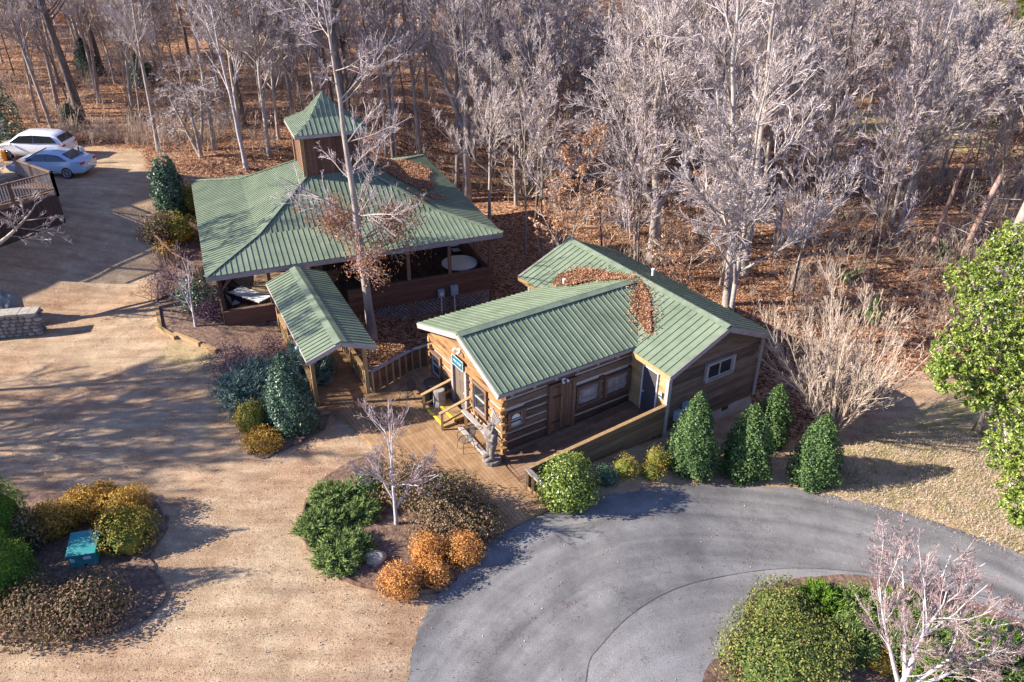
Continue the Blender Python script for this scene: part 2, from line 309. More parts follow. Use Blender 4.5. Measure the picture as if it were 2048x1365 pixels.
def asphalt_mat(name,lo,hi):
    m=mat(name,[lo,tuple((a+b)/2 for a,b in zip(lo,hi)),hi],rough=.9,scale=(.9,.9,.9),detail=12,mixn=1.0,spec=.15,bump=.25,bscale=40)
    t=m.node_tree; N=t.nodes; L=t.links; b=N['Principled BSDF']; src=b.inputs['Base Color'].links[0].from_socket
    tc=N.new('ShaderNodeTexCoord'); v=N.new('ShaderNodeTexVoronoi'); v.feature='DISTANCE_TO_EDGE'; v.inputs['Scale'].default_value=.33
    n=N.new('ShaderNodeTexNoise'); n.inputs['Scale'].default_value=1.1; n.inputs['Detail'].default_value=7
    ad=N.new('ShaderNodeMix'); ad.data_type='RGBA'; ad.inputs[0].default_value=.45; L.new(tc.outputs['Object'],n.inputs['Vector'])
    sc=N.new('ShaderNodeVectorMath'); sc.operation='SCALE'; sc.inputs[3].default_value=5.0; L.new(n.outputs['Color'],sc.inputs[0])
    va=N.new('ShaderNodeVectorMath'); L.new(tc.outputs['Object'],va.inputs[0]); L.new(sc.outputs[0],va.inputs[1]); L.new(va.outputs[0],v.inputs['Vector'])
    r=N.new('ShaderNodeMapRange'); r.inputs[1].default_value=0; r.inputs[2].default_value=.012; r.inputs[3].default_value=.66; r.inputs[4].default_value=1
    L.new(v.outputs['Distance'],r.inputs[0])
    g=N.new('ShaderNodeTexNoise'); g.inputs['Scale'].default_value=45; g.inputs['Detail'].default_value=3; L.new(tc.outputs['Object'],g.inputs['Vector'])
    gr=N.new('ShaderNodeMapRange'); gr.inputs[1].default_value=.3; gr.inputs[2].default_value=.7; gr.inputs[3].default_value=.68; gr.inputs[4].default_value=1.3; L.new(g.outputs['Fac'],gr.inputs[0])
    mu0=N.new('ShaderNodeMath'); mu0.operation='MULTIPLY'; L.new(r.outputs[0],mu0.inputs[0]); L.new(gr.outputs[0],mu0.inputs[1])
    # wheel tracks worn round the island
    sb=N.new('ShaderNodeVectorMath'); sb.operation='SUBTRACT'; sb.inputs[1].default_value=(8.0,9.0,0); L.new(tc.outputs['Object'],sb.inputs[0])
    xy=N.new('ShaderNodeVectorMath'); xy.operation='MULTIPLY'; xy.inputs[1].default_value=(1,1,0); L.new(sb.outputs[0],xy.inputs[0])
    ln=N.new('ShaderNodeVectorMath'); ln.operation='LENGTH'; L.new(xy.outputs[0],ln.inputs[0])
    cx=N.new('ShaderNodeCombineXYZ'); ml=N.new('ShaderNodeMath'); ml.operation='MULTIPLY'; ml.inputs[1].default_value=1.6; L.new(ln.outputs['Value'],ml.inputs[0]); L.new(ml.outputs[0],cx.inputs[0])
    s2=N.new('ShaderNodeVectorMath'); s2.operation='SCALE'; s2.inputs[3].default_value=.13; L.new(tc.outputs['Object'],s2.inputs[0]); ad2=N.new('ShaderNodeVectorMath'); L.new(cx.outputs[0],ad2.inputs[0]); L.new(s2.outputs[0],ad2.inputs[1])
    n3=N.new('ShaderNodeTexNoise'); n3.inputs['Scale'].default_value=1.0; n3.inputs['Detail'].default_value=4; L.new(ad2.outputs[0],n3.inputs['Vector'])
    tr=N.new('ShaderNodeMapRange'); tr.inputs[1].default_value=.35; tr.inputs[2].default_value=.62; tr.inputs[3].default_value=.72; tr.inputs[4].default_value=1.12; L.new(n3.outputs['Fac'],tr.inputs[0])
    mu=N.new('ShaderNodeMath'); mu.operation='MULTIPLY'; L.new(mu0.outputs[0],mu.inputs[0]); L.new(tr.outputs[0],mu.inputs[1])
    x=N.new('ShaderNodeMix'); x.data_type='RGBA'; x.blend_type='MULTIPLY'; x.inputs[0].default_value=1
    L.new(src,x.inputs[6]); L.new(mu.outputs[0],x.inputs[7]); L.new(x.outputs[2],b.inputs['Base Color'])
    return m
M['ground']=ground_mat()
M['asphalt']=asphalt_mat('asphalt',(.12,.113,.11),(.235,.222,.21))
M['asphalt2']=asphalt_mat('paler_asphalt',(.175,.165,.158),(.26,.244,.232))
M['mulch']=mat('mulch',[(.06,.035,.025),(.15,.09,.06),(.28,.18,.125)],scale=(7,7,7),detail=8,mixn=1.0,bump=.8,bscale=14)
# ------------------------------------------------------------------ ground
def inpoly(X,Y,P):
    P=np.asarray(P,float)[:,:2]; r=np.zeros(X.shape,bool); n=len(P)
    for i in range(n):
        x1,y1=P[i]; x2,y2=P[(i+1)%n]
        c=((y1>Y)!=(y2>Y)); r^=c&(X<(x2-x1)*(Y-y1)/((y2-y1) if y2!=y1 else 1e-9)+x1)
    return r
LEAFLINE=[gp(*p)[:2] for p in [(-500,262),(0,275),(150,285),(285,300),(300,345),(420,352)]]+[(-17.5,45.2),(-12,50.5),(-7.6,47.5),(-7.4,30.2),(-7.0,28.4),(-4.6,28.4),(-3.2,28.6),(2,33),(9.8,27.2)]+[gp(*p)[:2] for p in [(1560,885),(1650,855),(1760,800),(1860,725),(1960,745),(2100,790),(2600,850)]]
LEAFLINE=sorted([tuple(p) for p in LEAFLINE])
LX=np.array([p[0] for p in LEAFLINE]); LY=np.array([p[1] for p in LEAFLINE])
def leafmask(x,y): return y-np.interp(x,LX,LY)
xs=np.concatenate([np.linspace(-240,-36,35),np.arange(-35,30,.4),np.linspace(31,240,35)])
ys=np.concatenate([np.linspace(-40,9,12),np.arange(10,62,.4),np.linspace(63,420,70)])
X,Y=np.meshgrid(xs,ys); Z=terr(X,Y)
Z=Z+.03*np.sin(X*1.7+np.sin(Y*.9)*2)*np.sin(Y*1.3)*(np.abs(leafmask(X,Y))>-9)
nx,ny=len(xs),len(ys)
idx=(np.arange(ny-1)[:,None]*nx+np.arange(nx-1)[None,:])
Q=np.stack([idx,idx+1,idx+nx+1,idx+nx],-1).reshape(-1,4)
g=G(); g.add(np.stack([X,Y,Z],-1).reshape(-1,3),Q)
gr_=g.build('ground',M['ground'],smooth=True,kind='structure',label='tan dirt yard running into leaf covered woodland floor',cat='ground')
def attr(me,n,v):
    a=me.attributes.new(n,'FLOAT','POINT'); a.data.foreach_set('value',v.ravel().astype(float))
lm=sm(leafmask(X,Y)/1.6+.5)
lawn=[gp(*p) for p in [(1600,985),(1680,900),(1760,850),(1900,800),(2100,760),(2700,900),(2700,1500),(2048,1112),(1850,1040),(1700,1000)]]
gm=inpoly(X,Y,lawn)*.62
far=[(x,y) for x,y in [(28,74),(75,74),(75,60),(30,62)]]
gm=np.maximum(gm,inpoly(X,Y,far)*.8); lm=np.where(inpoly(X,Y,far),.1,lm)
mo=[gp(*p) for p in [(330,680),(440,700),(470,740),(420,760),(300,720)]]
gm=np.maximum(gm,inpoly(X,Y,mo)*.5)
attr(gr_.data,'leaf',lm); attr(gr_.data,'grass',gm)
import bmesh
def sheet(name,pts,m,off,label,step=.4,kind='structure',cat='path'):
    P=[(float(p[0]),float(p[1])) for p in pts]
    bm=bmesh.new(); vs=[bm.verts.new((x,y,0)) for x,y in P]; bm.faces.new(vs)
    bmesh.ops.triangulate(bm,faces=bm.faces[:])
    for ax in (0,1):
        lo=min(p[ax] for p in P); hi=max(p[ax] for p in P)
        for c in np.arange(math.ceil(lo/step)*step,hi,step):
            n=(1,0,0) if ax==0 else (0,1,0); c0=(c,0,0) if ax==0 else (0,c,0)
            bmesh.ops.bisect_plane(bm,geom=bm.verts[:]+bm.edges[:]+bm.faces[:],plane_co=c0,plane_no=n)
    for v in bm.verts:
        x,y=v.co.x,v.co.y; v.co.z=float(terr(x,y))+.04+off
    bmesh.ops.recalc_face_normals(bm,faces=bm.faces[:])
    me=bpy.data.meshes.new(name); bm.to_mesh(me); bm.free()
    if me.polygons[0].normal.z<0: me.flip_normals()
    me.materials.append(m); me.polygons.foreach_set('use_smooth',np.ones(len(me.polygons),bool))
    o=bpy.data.objects.new(name,me); COL.objects.link(o); return tag(o,label,cat,None,kind)
def curve(px,n=6,rag=0):
    P=np.array([gp(*p)[:2] for p in px]); out=[]
    for i in range(len(P)-1):
        p0=P[max(i-1,0)];p1=P[i];p2=P[i+1];p3=P[min(i+2,len(P)-1)]
        for k in range(n):
            t=k/n; out.append(.5*((2*p1)+(-p0+p2)*t+(2*p0-5*p1+4*p2-p3)*t*t+(-p0+3*p1-3*p2+p3)*t**3)+(rng.normal(size=2)*rag))
    out.append(P[-1]); return out
road=curve([(815,1700),(818,1365),(830,1290),(850,1230),(890,1183),(950,1120),(1000,1072)],9,.05)+curve([(1003,1066),(1100,1022),(1180,1003),(1262,985),(1340,975),(1440,972),(1560,977),(1700,1000),(1850,1040),(1950,1074),(2048,1113),(2300,1230),(2700,1450)],10,.045)+[(22,6),(-3,6)]
sheet('driveway',road,M['asphalt'],0.0,'cracked grey asphalt drive curving round the shrub island',cat='road')
strip=curve([(1175,1700),(1172,1365),(1205,1290),(1290,1212),(1400,1165),(1560,1140),(1750,1150),(1900,1180),(2060,1225),(2300,1330),(2600,1480)],6)+[(16,6),(2,6)]
sheet('road_strip',strip,M['asphalt2'],.006,'paler grey band of asphalt around the shrub island',cat='road')
sc_=strip[:-2]; g=G()
for a,b in zip(sc_[:-1],sc_[1:]):
    a=np.array([a[0],a[1],float(terr(*a))+.052]); b=np.array([b[0],b[1],float(terr(*b))+.052]); d_=b-a; n_=np.array([-d_[1],d_[0],0]); n_/=np.linalg.norm(n_)+1e-9; w_=.006+.012*rng.random(); g.add([a-n_*w_,b-n_*w_,b+n_*w_,a+n_*w_],[(0,1,2,3)])
g.build('road_seam',M['tar'],label='dark seam where the two asphalt surfaces meet',cat='road',kind='structure')
isl2=curve([(1360,1700),(1405,1365),(1440,1310),(1480,1260),(1496,1200),(1570,1166),(1700,1152),(1850,1180),(2000,1225),(2200,1310),(2500,1480)],6,.03)+[(14,6),(4,6)]
sheet('shrub_island',isl2,M['mulch'],.012,'mulched planting island with junipers beside the drive',cat='planting bed')
islA=curve([(700,925),(640,965),(612,1010),(605,1060),(613,1092),(642,1127),(680,1155),(722,1175),(790,1188),(850,1187),(887,1182),(950,1118),(998,1070)],5)+[gp(940,1040)[:2],gp(850,985)[:2],gp(760,905)[:2]]
sheet('planting_bed',islA,M['mulch'],.016,'mulched bed between the boardwalk and the drive',cat='planting bed')
bedB=curve([(-200,960),(60,988),(220,980),(312,1010),(335,1060),(300,1120),(332,1185),(285,1245),(190,1275),(-200,1300)],5,.04)
sheet('planting_bed',bedB,M['mulch'],.016,'mulched bed around the green utility box',cat='planting bed')
bedC=curve([(318,628),(330,662),(400,692),(440,712),(462,790),(500,908),(560,905),(650,862)],5,.03)+[(-7.0,24.8),(-8.3,26.2),(-10.3,30.6),(-12.6,30.9)]+curve([(420,520),(385,420),(350,385),(318,440),(318,520),(318,628)],4)[:-1]
sheet('planting_bed',bedC,M['mulch'],.016,'mulched bed along the covered walkway and pavilion',cat='planting bed')
# bed edging
def edging(px,label,h=.1):
    P=[gp(*p) for p in px]; g=G(); Pc=curve(px,6)
    for a,b in zip(Pc[:-1],Pc[1:]):
        za=float(terr(*a)); zb=float(terr(*b)); g.beam((a[0],a[1],za+h/2),(b[0],b[1],zb+h/2),.05,h+.1)
    g.build('bed_edging',M['oldwood'],loc=P[0],label=label,cat='edging')
edging([(612,1010),(605,1060),(613,1092),(642,1127),(680,1155),(722,1175),(790,1188),(850,1187),(885,1183)],'thin dark curved edging round the shrub bed by the drive')
def timber(a,b,label,sz=.16):
    A=gp(*a);B=gp(*b); A[2]+=.08; B[2]+=.08; g=G(); g.beam(A,B,sz,.2); g.build('landscape_timber',M['treated'],loc=A,label=label,cat='timber',group='landscape timbers edging the bed')
timber((315,620),(322,662),'short mossy landscape timber at the far corner of the bed')
timber((316,658),(352,680),'pale sunlit landscape timber lying at the bed corner')
timber((350,672),(400,692),'landscape timber between the bed corner and the green patch')
timber((405,695),(434,706),'last short landscape timber before the purple shrub')
timber((462,802),(478,856),'landscape timber beside the blue-green junipers')
timber((478,850),(500,910),'landscape timber beside the low golden shrub')
# ------------------------------------------------------------------ building helpers
def metal_panel(g,pts,down,sp=.25,rh=.03,rw=.021,thick=.03,gr=None):
    """standing rib panel: pts 3D convex polygon, down = unit vector down the slope"""
    P=np.asarray(pts,float); n=np.cross(P[1]-P[0],P[2]-P[0]); n/=np.linalg.norm(n)
    if n[2]<0: n=-n; P=P[::-1]
    g.prism(P,-n*thick)
    gr=gr or g
    d=np.asarray(down,float); d=d-(d@n)*n; d/=np.linalg.norm(d); a=np.cross(n,d)
    A=P@a; B=P@d; c0=P[0]-a*A[0]-d*B[0]
    for s in np.arange(A.min()+sp*.5,A.max(),sp):
        bs=[]
        for i in range(len(P)):
            j=(i+1)%len(P)
            if (A[i]-s)*(A[j]-s)<0: t=(s-A[i])/(A[j]-A[i]); bs.append(B[i]+t*(B[j]-B[i]))
        if len(bs)>=2 and max(bs)-min(bs)>.05:
            p=c0+a*s+d*min(bs)+n*rh/2; q=c0+a*s+d*max(bs)+n*rh/2
            gr.beam(p,q,rw,rh,up=n)
def course_wall(g,fr_pt,rngf,z0,z1,nrm,openings,h=.25,gap=.07,th=.1,lap=False,out=0.0,ext=0.0,gch=None,seg=.45):
    """horizontal courses; fr_pt(a,z)->point on wall plane, rngf(z)->(a0,a1)"""
    nrm=np.asarray(nrm,float); z=z0; k=0
    if gch is not None:
        pass
    while z<z1-.02:
        hh=min(h*(.9+.2*rng.random()),z1-z); zm=z+hh/2; a0,a1=rngf(z+hh*.5)
        if a1-a0>.15:
            cuts=[(a0-(ext*rng.random() if ext else 0),a1+(ext*rng.random() if ext else 0))]
            for (o0,o1,oz0,oz1) in openings:
                if oz0<zm<oz1:
                    nc=[]
                    for c0,c1 in cuts:
                        if o1<=c0 or o0>=c1: nc.append((c0,c1))
                        else:
                            if o0-c0>.04: nc.append((c0,o0))
                            if c1-o1>.04: nc.append((o1,c1))
                    cuts=nc
            v=rng.random()
            for c0,c1 in cuts:
                if lap:
                    m=max(1,int((c1-c0)/seg)); aa=np.linspace(c0,c1,m+1); jz=rng.normal(size=m+1)*.018
                    V=[]
                    for a_,j in zip(aa,jz):
                        p=fr_pt(a_,z+j); q=fr_pt(a_,z+hh+.03)
                        V+= [p,p+nrm*(.045+out),q+nrm*(.012+out),q]
                    Q=[]
                    for i in range(m):
                        b=i*4
                        for e in range(4): Q.append((b+e,b+(e+1)%4,b+4+(e+1)%4,b+4+e))
                    g.add(V,Q,N=[[0,1,2,3],[m*4+3,m*4+2,m*4+1,m*4]],var=v)
                else:
                    A=fr_pt(c0,zm)+nrm*(th/2+out+rng.random()*.015); B=fr_pt(c1,zm)+nrm*(th/2+out+rng.random()*.015)
                    g.beam(A,B,th,hh-gap,var=v)
        z+=hh; k+=1
def window(parent,fr_pt,nrm,a0,a1,z0,z1,frame_m,label=None,tw=.11,sash=True,slider=False):
    nrm=np.asarray(nrm,float); g=G(); t=.14
    for (b0,b1,y0,y1) in ((a0-tw,a1+tw,z1,z1+tw),(a0-tw,a1+tw,z0-tw,z0),(a0-tw,a0,z0,z1),(a1,a1+tw,z0,z1)):
        g.beam(fr_pt(b0,(y0+y1)/2)+nrm*t/2,fr_pt(b1,(y0+y1)/2)+nrm*t/2,t,y1-y0)
    f=g.build('window',frame_m,parent,label=label)
    g=G(); g.beam(fr_pt(a0,(z0+z1)/2)+nrm*.045,fr_pt(a1,(z0+z1)/2)+nrm*.045,.02,z1-z0); g.build('pane',M['glass'],f)
    if sash:
        g=G(); s=.028
        for (b0,b1,y0,y1) in ((a0,a1,z1-s,z1),(a0,a1,z0,z0+s),(a0,a0+s,z0+s,z1-s),(a1-s,a1,z0+s,z1-s)):
            g.beam(fr_pt(b0,(y0+y1)/2)+nrm*.075,fr_pt(b1,(y0+y1)/2)+nrm*.075,.04,y1-y0)
        if slider: g.beam(fr_pt((a0+a1)/2-.02,(z0+z1)/2)+nrm*.074,fr_pt((a0+a1)/2+.02,(z0+z1)/2)+nrm*.074,.036,z1-z0-2*s)
        else: g.beam(fr_pt(a0+s,(z0+z1)/2)+nrm*.074,fr_pt(a1-s,(z0+z1)/2)+nrm*.074,.036,.05)
        g.build('sash',M['sash'],f)
    return f
exec_order=[]
# ------------------------------------------------------------------ log shop and its wing
cf=Fr((-.43,21.86,0),.578,-1); CU,CV=cf.U,cf.V
cab=thing('log_cabin',cf(3.3,-3,0),'log shop building with chinked walls, green ribbed metal roof and a board-sided wing','building')
ZF,ZR,ZL=2.745,3.79,2.77; VR,VL=-2.77,-5.94
W0,W1=-.35,-5.6      # side walls
def roofz(v): return ZF+(ZR-ZF)*(v/VR) if v>VR else ZL+(ZR-ZL)*((v-VL)/(VR-VL))
def downv(s): d=CV*s+np.array([0,0,-(ZR-ZF)/2.77]); return d/np.linalg.norm(d)
g=G()
metal_panel(g,[cf(0,0,ZF),cf(6.45,0,ZF),cf(8.55,VR,ZR),cf(0,VR,ZR)],downv(1),sp=.24)
metal_panel(g,[cf(0,VR,ZR),cf(8.55,VR,ZR),cf(6.45,VL,ZL),cf(0,VL,ZL)],downv(-1),sp=.24)
rf=g.build('roof',M['metal'],cab,label='roof over the chinked log part')
g=G(); g.beam(cf(-.02,VR+.1,ZR+.02),cf(8.5,VR+.1,ZR+.02),.24,.02,up=np.cross(downv(1),CU)*-1); g.beam(cf(-.02,VR-.1,ZR+.02),cf(8.5,VR-.1,ZR+.02),.24,.02,up=np.cross(downv(-1),CU)*1)
g.build('ridge_cap',M['metal_dirty'],rf)
g=G()
for (a,b) in (((0,ZF),(VR,ZR)),((VR,ZR),(VL,ZL))):
    g.beam(cf(-.02,a[0],a[1]-.12),cf(-.02,b[0],b[1]-.12),.045,.2,up=(0,0,1))
g.build('rake_board',M['fascia'],cab)
g=G(); g.beam(cf(0,.0,ZF-.1),cf(6.2,.0,ZF-.1),.03,.13); g.beam(cf(0,VL,ZL-.1),cf(6.2,VL,ZL-.1),.03,.13)
g.build('fascia',M['fascia'],cab)
# front gable of logs
def fp(u0): return lambda a,z: cf(u0,a,z)
op=[(-5.72,-4.82,.44,1.6),(-3.88,-2.82,0,2.0),(-2.38,-1.38,.68,1.98)]
def grange(z):
    if z<2.55: return (W1,W0)
    k=(z-2.55)/(ZR-.12-2.55); return (W1+.1+(VR-W1)*k, W0-.1+(VR-W0)*k)
g=G(); course_wall(g,fp(.45),lambda z:(W1,W0),0.0,2.15,-CU,op,h=.33,gap=.12,th=.05,ext=.12); 
# plank gable above the plates
course_wall(g,fp(.45),grange,2.2,3.62,-CU,[],h=.27,gap=.012,th=.06)
g.beam(cf(.38,W1-.15,2.17),cf(.38,W0+.15,2.17),.16,.2)
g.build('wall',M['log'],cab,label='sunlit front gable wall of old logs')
g=G(); z0=0
for (a,b,c,d) in ((W1,-5.72,0,2.2),(-5.72,-4.82,0,.44),(-5.72,-4.82,1.6,2.2),(-4.82,-3.88,0,2.2),(-3.88,-2.82,2.0,2.2),(-2.82,-2.38,0,2.2),(-2.38,-1.38,0,.68),(-2.38,-1.38,1.98,2.2),(-1.38,W0,0,2.2)):
    g.beam(cf(.47,a,(c+d)/2),cf(.47,b,(c+d)/2),.06,d-c)
sops=[(.5,1.25,.82,1.66),(2.34,3.36,.05,2.05),(3.5,4.62,.74,1.65),(4.85,6.02,.7,1.65)]
ed=[.45]+[q for o in sops for q in o[:2]]+[6.2]
for i in range(0,len(ed),2): g.beam(cf(ed[i],W0-.03,1.3),cf(ed[i+1],W0-.03,1.3),.06,2.6)
for o in sops:
    g.beam(cf(o[0],W0-.03,o[2]/2),cf(o[1],W0-.03,o[2]/2),.06,o[2]); g.beam(cf(o[0],W0-.03,(o[3]+2.6)/2),cf(o[1],W0-.03,(o[3]+2.6)/2),.06,2.6-o[3])
g.beam(cf(.45,W1+.03,1.3),cf(6.2,W1+.03,1.3),.06,2.6)
g.build('chinking',M['chink'],cab)
g=G(); g.box(cf(.56,-2.9,1.25),(.06,4.7,2.4),CU,CV); g.box(cf(3.3,W0-.12,1.25),(5.4,.06,2.4),CU,CV); g.build('inner_wall',M['oldwood'],cab)
# side wall logs (shaded side, shade put into their colour)
g=G(); course_wall(g,lambda a,z:cf(a,W0,z),lambda z:(.45,6.15),-.05,2.3,CV,sops,h=.36,gap=.12,th=.05,ext=.08)
g.build('wall',M['logshade'],cab,label='shaded side wall of shade-toned logs with pale chinking')
g=G(); course_wall(g,lambda a,z:cf(a,W1,z),lambda z:(.45,6.15),-.05,2.5,-CV,[],h=.31,gap=.075); g.build('wall',M['logshade'],cab)
g=G(); g.beam(cf(.4,W0+.1,2.36),cf(6.2,W0+.1,2.36),.12,.13); g.build('wall_plate',M['logshade'],cab)
for u in np.arange(.55,6.1,.93): g=G(); g.box(cf(u,W0+.22,2.52),(.09,.24,.1),CU,CV); g.build('rafter_tail',M['fascia'],cab)
# corner notches
g=G()
for z in np.arange(.1,2.2,.33): g.box(cf(.36,W0+.08,z),(.2,.12,.2),CU,CV)
g.build('corner_logs',M['log'],cab,label='notched log ends at the near corner')
g=G()
for z in np.arange(.1,2.2,.33): g.box(cf(.36,W1-.06,z),(.2,.12,.2),CU,CV)
g.build('corner_logs',M['log'],cab,label='notched log ends at the far corner')
window(cab,fp(.45),-CU,-5.58,-4.94,.58,1.48,M['oldwood'])
window(cab,fp(.45),-CU,-2.26,-1.5,.8,1.86,M['oldwood'])
window(cab,lambda a,z:cf(a,W0,z),CV,.62,1.14,.95,1.54,M['oldwood'],label='small window with an arched white blind')
g=G(); g.prism([cf(.7,W0+.06,1.3)]+[cf(.88+.18*cos(a),W0+.06,1.3+.17*sin(a)) for a in np.linspace(pi,0,9)]+[cf(1.06,W0+.06,1.3)],CV*.008); g.build('blind',M['tabletop'],cab)
g=G(); g.beam(cf(.68,W0+.062,1.06),cf(1.08,W0+.062,1.06),.01,.14); g.build('blind',M['blind'],cab)
# painted entrance door
def slab(fr,nrm,a0,a1,z0,z1,t,out,m,name,parent,label=None):
    g=G(); g.beam(fr(a0,(z0+z1)/2)+nrm*(out+t/2),fr(a1,(z0+z1)/2)+nrm*(out+t/2),t,z1-z0,var=.5)
    return g,m,name,parent,label
g=G(); N_=-CU; f=fp(.45)
g.beam(f(-3.76,1.02)+N_*.04,f(-2.92,1.02)+N_*.04,.05,1.86,var=.5)
dr=g.build('door',M['paintdoor'],cab,label='brown painted panel door under the sign')
g=G()
for (a,b) in ((-3.68,-3.38),(-3.3,-3.0)):
    for (c,d) in ((.22,.78),(.88,1.42),(1.5,1.84)):
        g.beam(f(a,(c+d)/2)+N_*.067,f(b,(c+d)/2)+N_*.067,.02,d-c-.1)
g.build('door_panel',M['paintdoor'],dr)
g=G(); g.ell(f(-2.98,1.0)+N_*.12,(.035,.035,.035)); g.beam(f(-2.98,1.0)+N_*.06,f(-2.98,1.0)+N_*.12,.02,.02); g.build('handle',M['galv'],dr,smooth=True)
g=G()
for (a,b,c,d) in ((-3.92,-3.77,0,2.0),(-2.91,-2.76,0,2.0)): g.beam(f(a,(c+d)/2)+N_*.08,f(b,(c+d)/2)+N_*.08,.16,d-c)
g.beam(f(-3.95,2.03)+N_*.09,f(-2.73,2.03)+N_*.09,.18,.1); g.beam(f(-3.77,.06)+N_*.1,f(-2.91,.06)+N_*.1,.2,.05)
g.build('door_frame',M['fascia'],cab)
# plank door on the side
f=lambda a,z:cf(a,W0,z); g=G()
for i in range(7): g.beam(f(2.42+i*.125,1.06)+CV*.09,f(2.42+i*.125+.115,1.06)+CV*.09,.05,1.9)
d2=g.build('door',M['plankdoor'],cab,label='weathered vertical plank door')
g=G()
for z in (.5,1.6): g.beam(f(2.42,z)+CV*.125,f(2.8,z)+CV*.125,.015,.07)
g.build('hinge',M['iron'],d2)
g=G(); g.beam(f(2.26,1.05)+CV*.08,f(2.4,1.05)+CV*.08,.14,2.06); g.beam(f(3.31,1.05)+CV*.08,f(3.45,1.05)+CV*.08,.14,2.06); g.beam(f(2.26,2.13)+CV*.08,f(3.45,2.13)+CV*.08,.16,.1)
g.build('door_frame',M['oldwood'],cab)
for (a0,a1,z0,z1) in ((3.6,4.55,.82,1.56),(4.95,5.95,.8,1.56)):
    g=G()
    for (b0,b1,y0,y1) in ((a0-.1,a1+.1,z1,z1+.1),(a0-.1,a1+.1,z0-.1,z0),(a0-.1,a0,z0,z1),(a1,a1+.1,z0,z1)): g.beam(f(b0,(y0+y1)/2)+CV*.09,f(b1,(y0+y1)/2)+CV*.09,.14,y1-y0)
    sh=g.build('window',M['oldwood'],cab,label='boarded window opening')
    g=G(); k=a0
    while k<a1-.02:
        w_=min(.12+.06*rng.random(),a1-k); g.beam(f(k,(z0+z1)/2)+CV*.04,f(k+w_-.012,(z0+z1)/2)+CV*.04,.05,z1-z0); k+=w_
    g.beam(f(a0,z0+.2)+CV*.08,f(a1,z0+.2)+CV*.08,.03,.1); g.beam(f(a0,z1-.15)+CV*.08,f(a1,z1-.15)+CV*.08,.03,.1)
    g.build('shutter',M['fascia'],sh)
# wing
UF,UR,UB=5.806,8.53,11.35; WZ,WR=2.62,3.80; VS,VE=-7.64,2.10; WU,WB,WV,WS=6.2,11.0,1.7,-7.25
def dwn(s,run): d=CU*s+np.array([0,0,-(WR-WZ)/run]); return d/np.linalg.norm(d)
ZB=WR-(WR-WZ)/(UR-UF)*(UB-UR)
g=G()
metal_panel(g,[cf(UF,VE,WZ),cf(UR,VE,WR),cf(UR,VS,WR),cf(UF,VS,WZ)],dwn(-1,UR-UF),sp=.3)
metal_panel(g,[cf(UR,VE,WR),cf(UB,VE,ZB),cf(UB,VS,ZB),cf(UR,VS,WR)],dwn(1,UR-UF),sp=.3)
rf=g.build('roof',M['metal'],cab,label='roof over the board-sided wing')
g=G(); n1=np.cross(dwn(-1,UR-UF),CV); n1*=np.sign(n1[2]); n2=np.cross(dwn(1,UR-UF),CV); n2*=np.sign(n2[2])
g.beam(cf(UR-.1,VE+.02,WR+.015),cf(UR-.1,VS-.02,WR+.015),.22,.02,up=n1); g.beam(cf(UR+.1,VE+.02,WR+.015),cf(UR+.1,VS-.02,WR+.015),.22,.02,up=n2)
g.build('ridge_cap',M['metal_dirty'],rf)
g=G()
for v in (VE+.01,VS-.01):
    g.beam(cf(UF,v,WZ-.12),cf(UR,v,WR-.12),.04,.2); g.beam(cf(UR,v,WR-.12),cf(UB,v,ZB-.12),.04,.2)
g.beam(cf(UB,VE,ZB-.11),cf(UB,VS,ZB-.11),.03,.15)
g.build('rake_board',M['fascia'],cab,label='grey wing rake board')
g=G(); g.beam(cf(UF+.01,VE,WZ-.12),cf(UF+.01,W0+.4,WZ-.12),.04,.19); g.build('fascia',M['treated'],cab)
g=G(); g.beam(cf(UF+.01,VS,WZ-.12),cf(UF+.01,W1-.5,WZ-.12),.04,.19); g.build('fascia',M['treated'],cab)
def wr(z):
    if z<WZ-.08: return (WU,WB)
    k=(z-WZ+.08)/(WR-WZ); return (WU+(UR-WU)*min(k,1), WB+(UR-WB)*min(k,1))
wo=[(7.97,9.48,1.38,2.2)]
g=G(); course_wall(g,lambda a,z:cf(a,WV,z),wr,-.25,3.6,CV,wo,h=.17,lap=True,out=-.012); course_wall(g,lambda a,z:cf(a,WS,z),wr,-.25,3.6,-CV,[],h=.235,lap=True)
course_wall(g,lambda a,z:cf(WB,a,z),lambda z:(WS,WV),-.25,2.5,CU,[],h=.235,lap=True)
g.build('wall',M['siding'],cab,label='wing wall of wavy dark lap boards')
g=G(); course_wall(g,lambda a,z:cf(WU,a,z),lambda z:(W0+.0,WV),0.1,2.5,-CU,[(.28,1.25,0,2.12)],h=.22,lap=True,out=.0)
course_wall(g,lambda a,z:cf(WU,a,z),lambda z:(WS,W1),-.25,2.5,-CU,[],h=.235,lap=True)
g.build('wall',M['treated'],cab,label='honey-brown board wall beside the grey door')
g=G()
for (u,v) in ((WU,WV),(WB,WV),(WB,WS),(WU,WS)): g=G(); g.box(cf(u,v,1.12),(.16,.16,2.74),CU,CV); g.build('corner_board',M['fascia'],cab)
g=G(); # inner core closes the body
g.box(cf((WU+WB)/2+.0,(WS+WV)/2,1.1),(WB-WU-.06,WV-WS-.06,2.7),CU,CV)
g.prism([cf(WU+.03,WV-.03,2.45),cf(WB-.03,WV-.03,2.45),cf(UR,WV-.03,WR-.06)],CV*(WS-WV+.06))
g.build('inner_wall',M['oldwood'],cab)
g=G(); t=.25
for z in np.arange(-1.5,-.25,.2): g.box(cf((WU+WB)/2,(WS+WV)/2,z+.1),(WB-WU-.02,WV-WS-.02,.196),CU,CV)
g.build('foundation',M['block'],cab)
g=G(); g.box(cf(9.5,WV+.0,-.38),(.32,.03,.14),CU,CV); g.build('vent',M['iron'],cab)
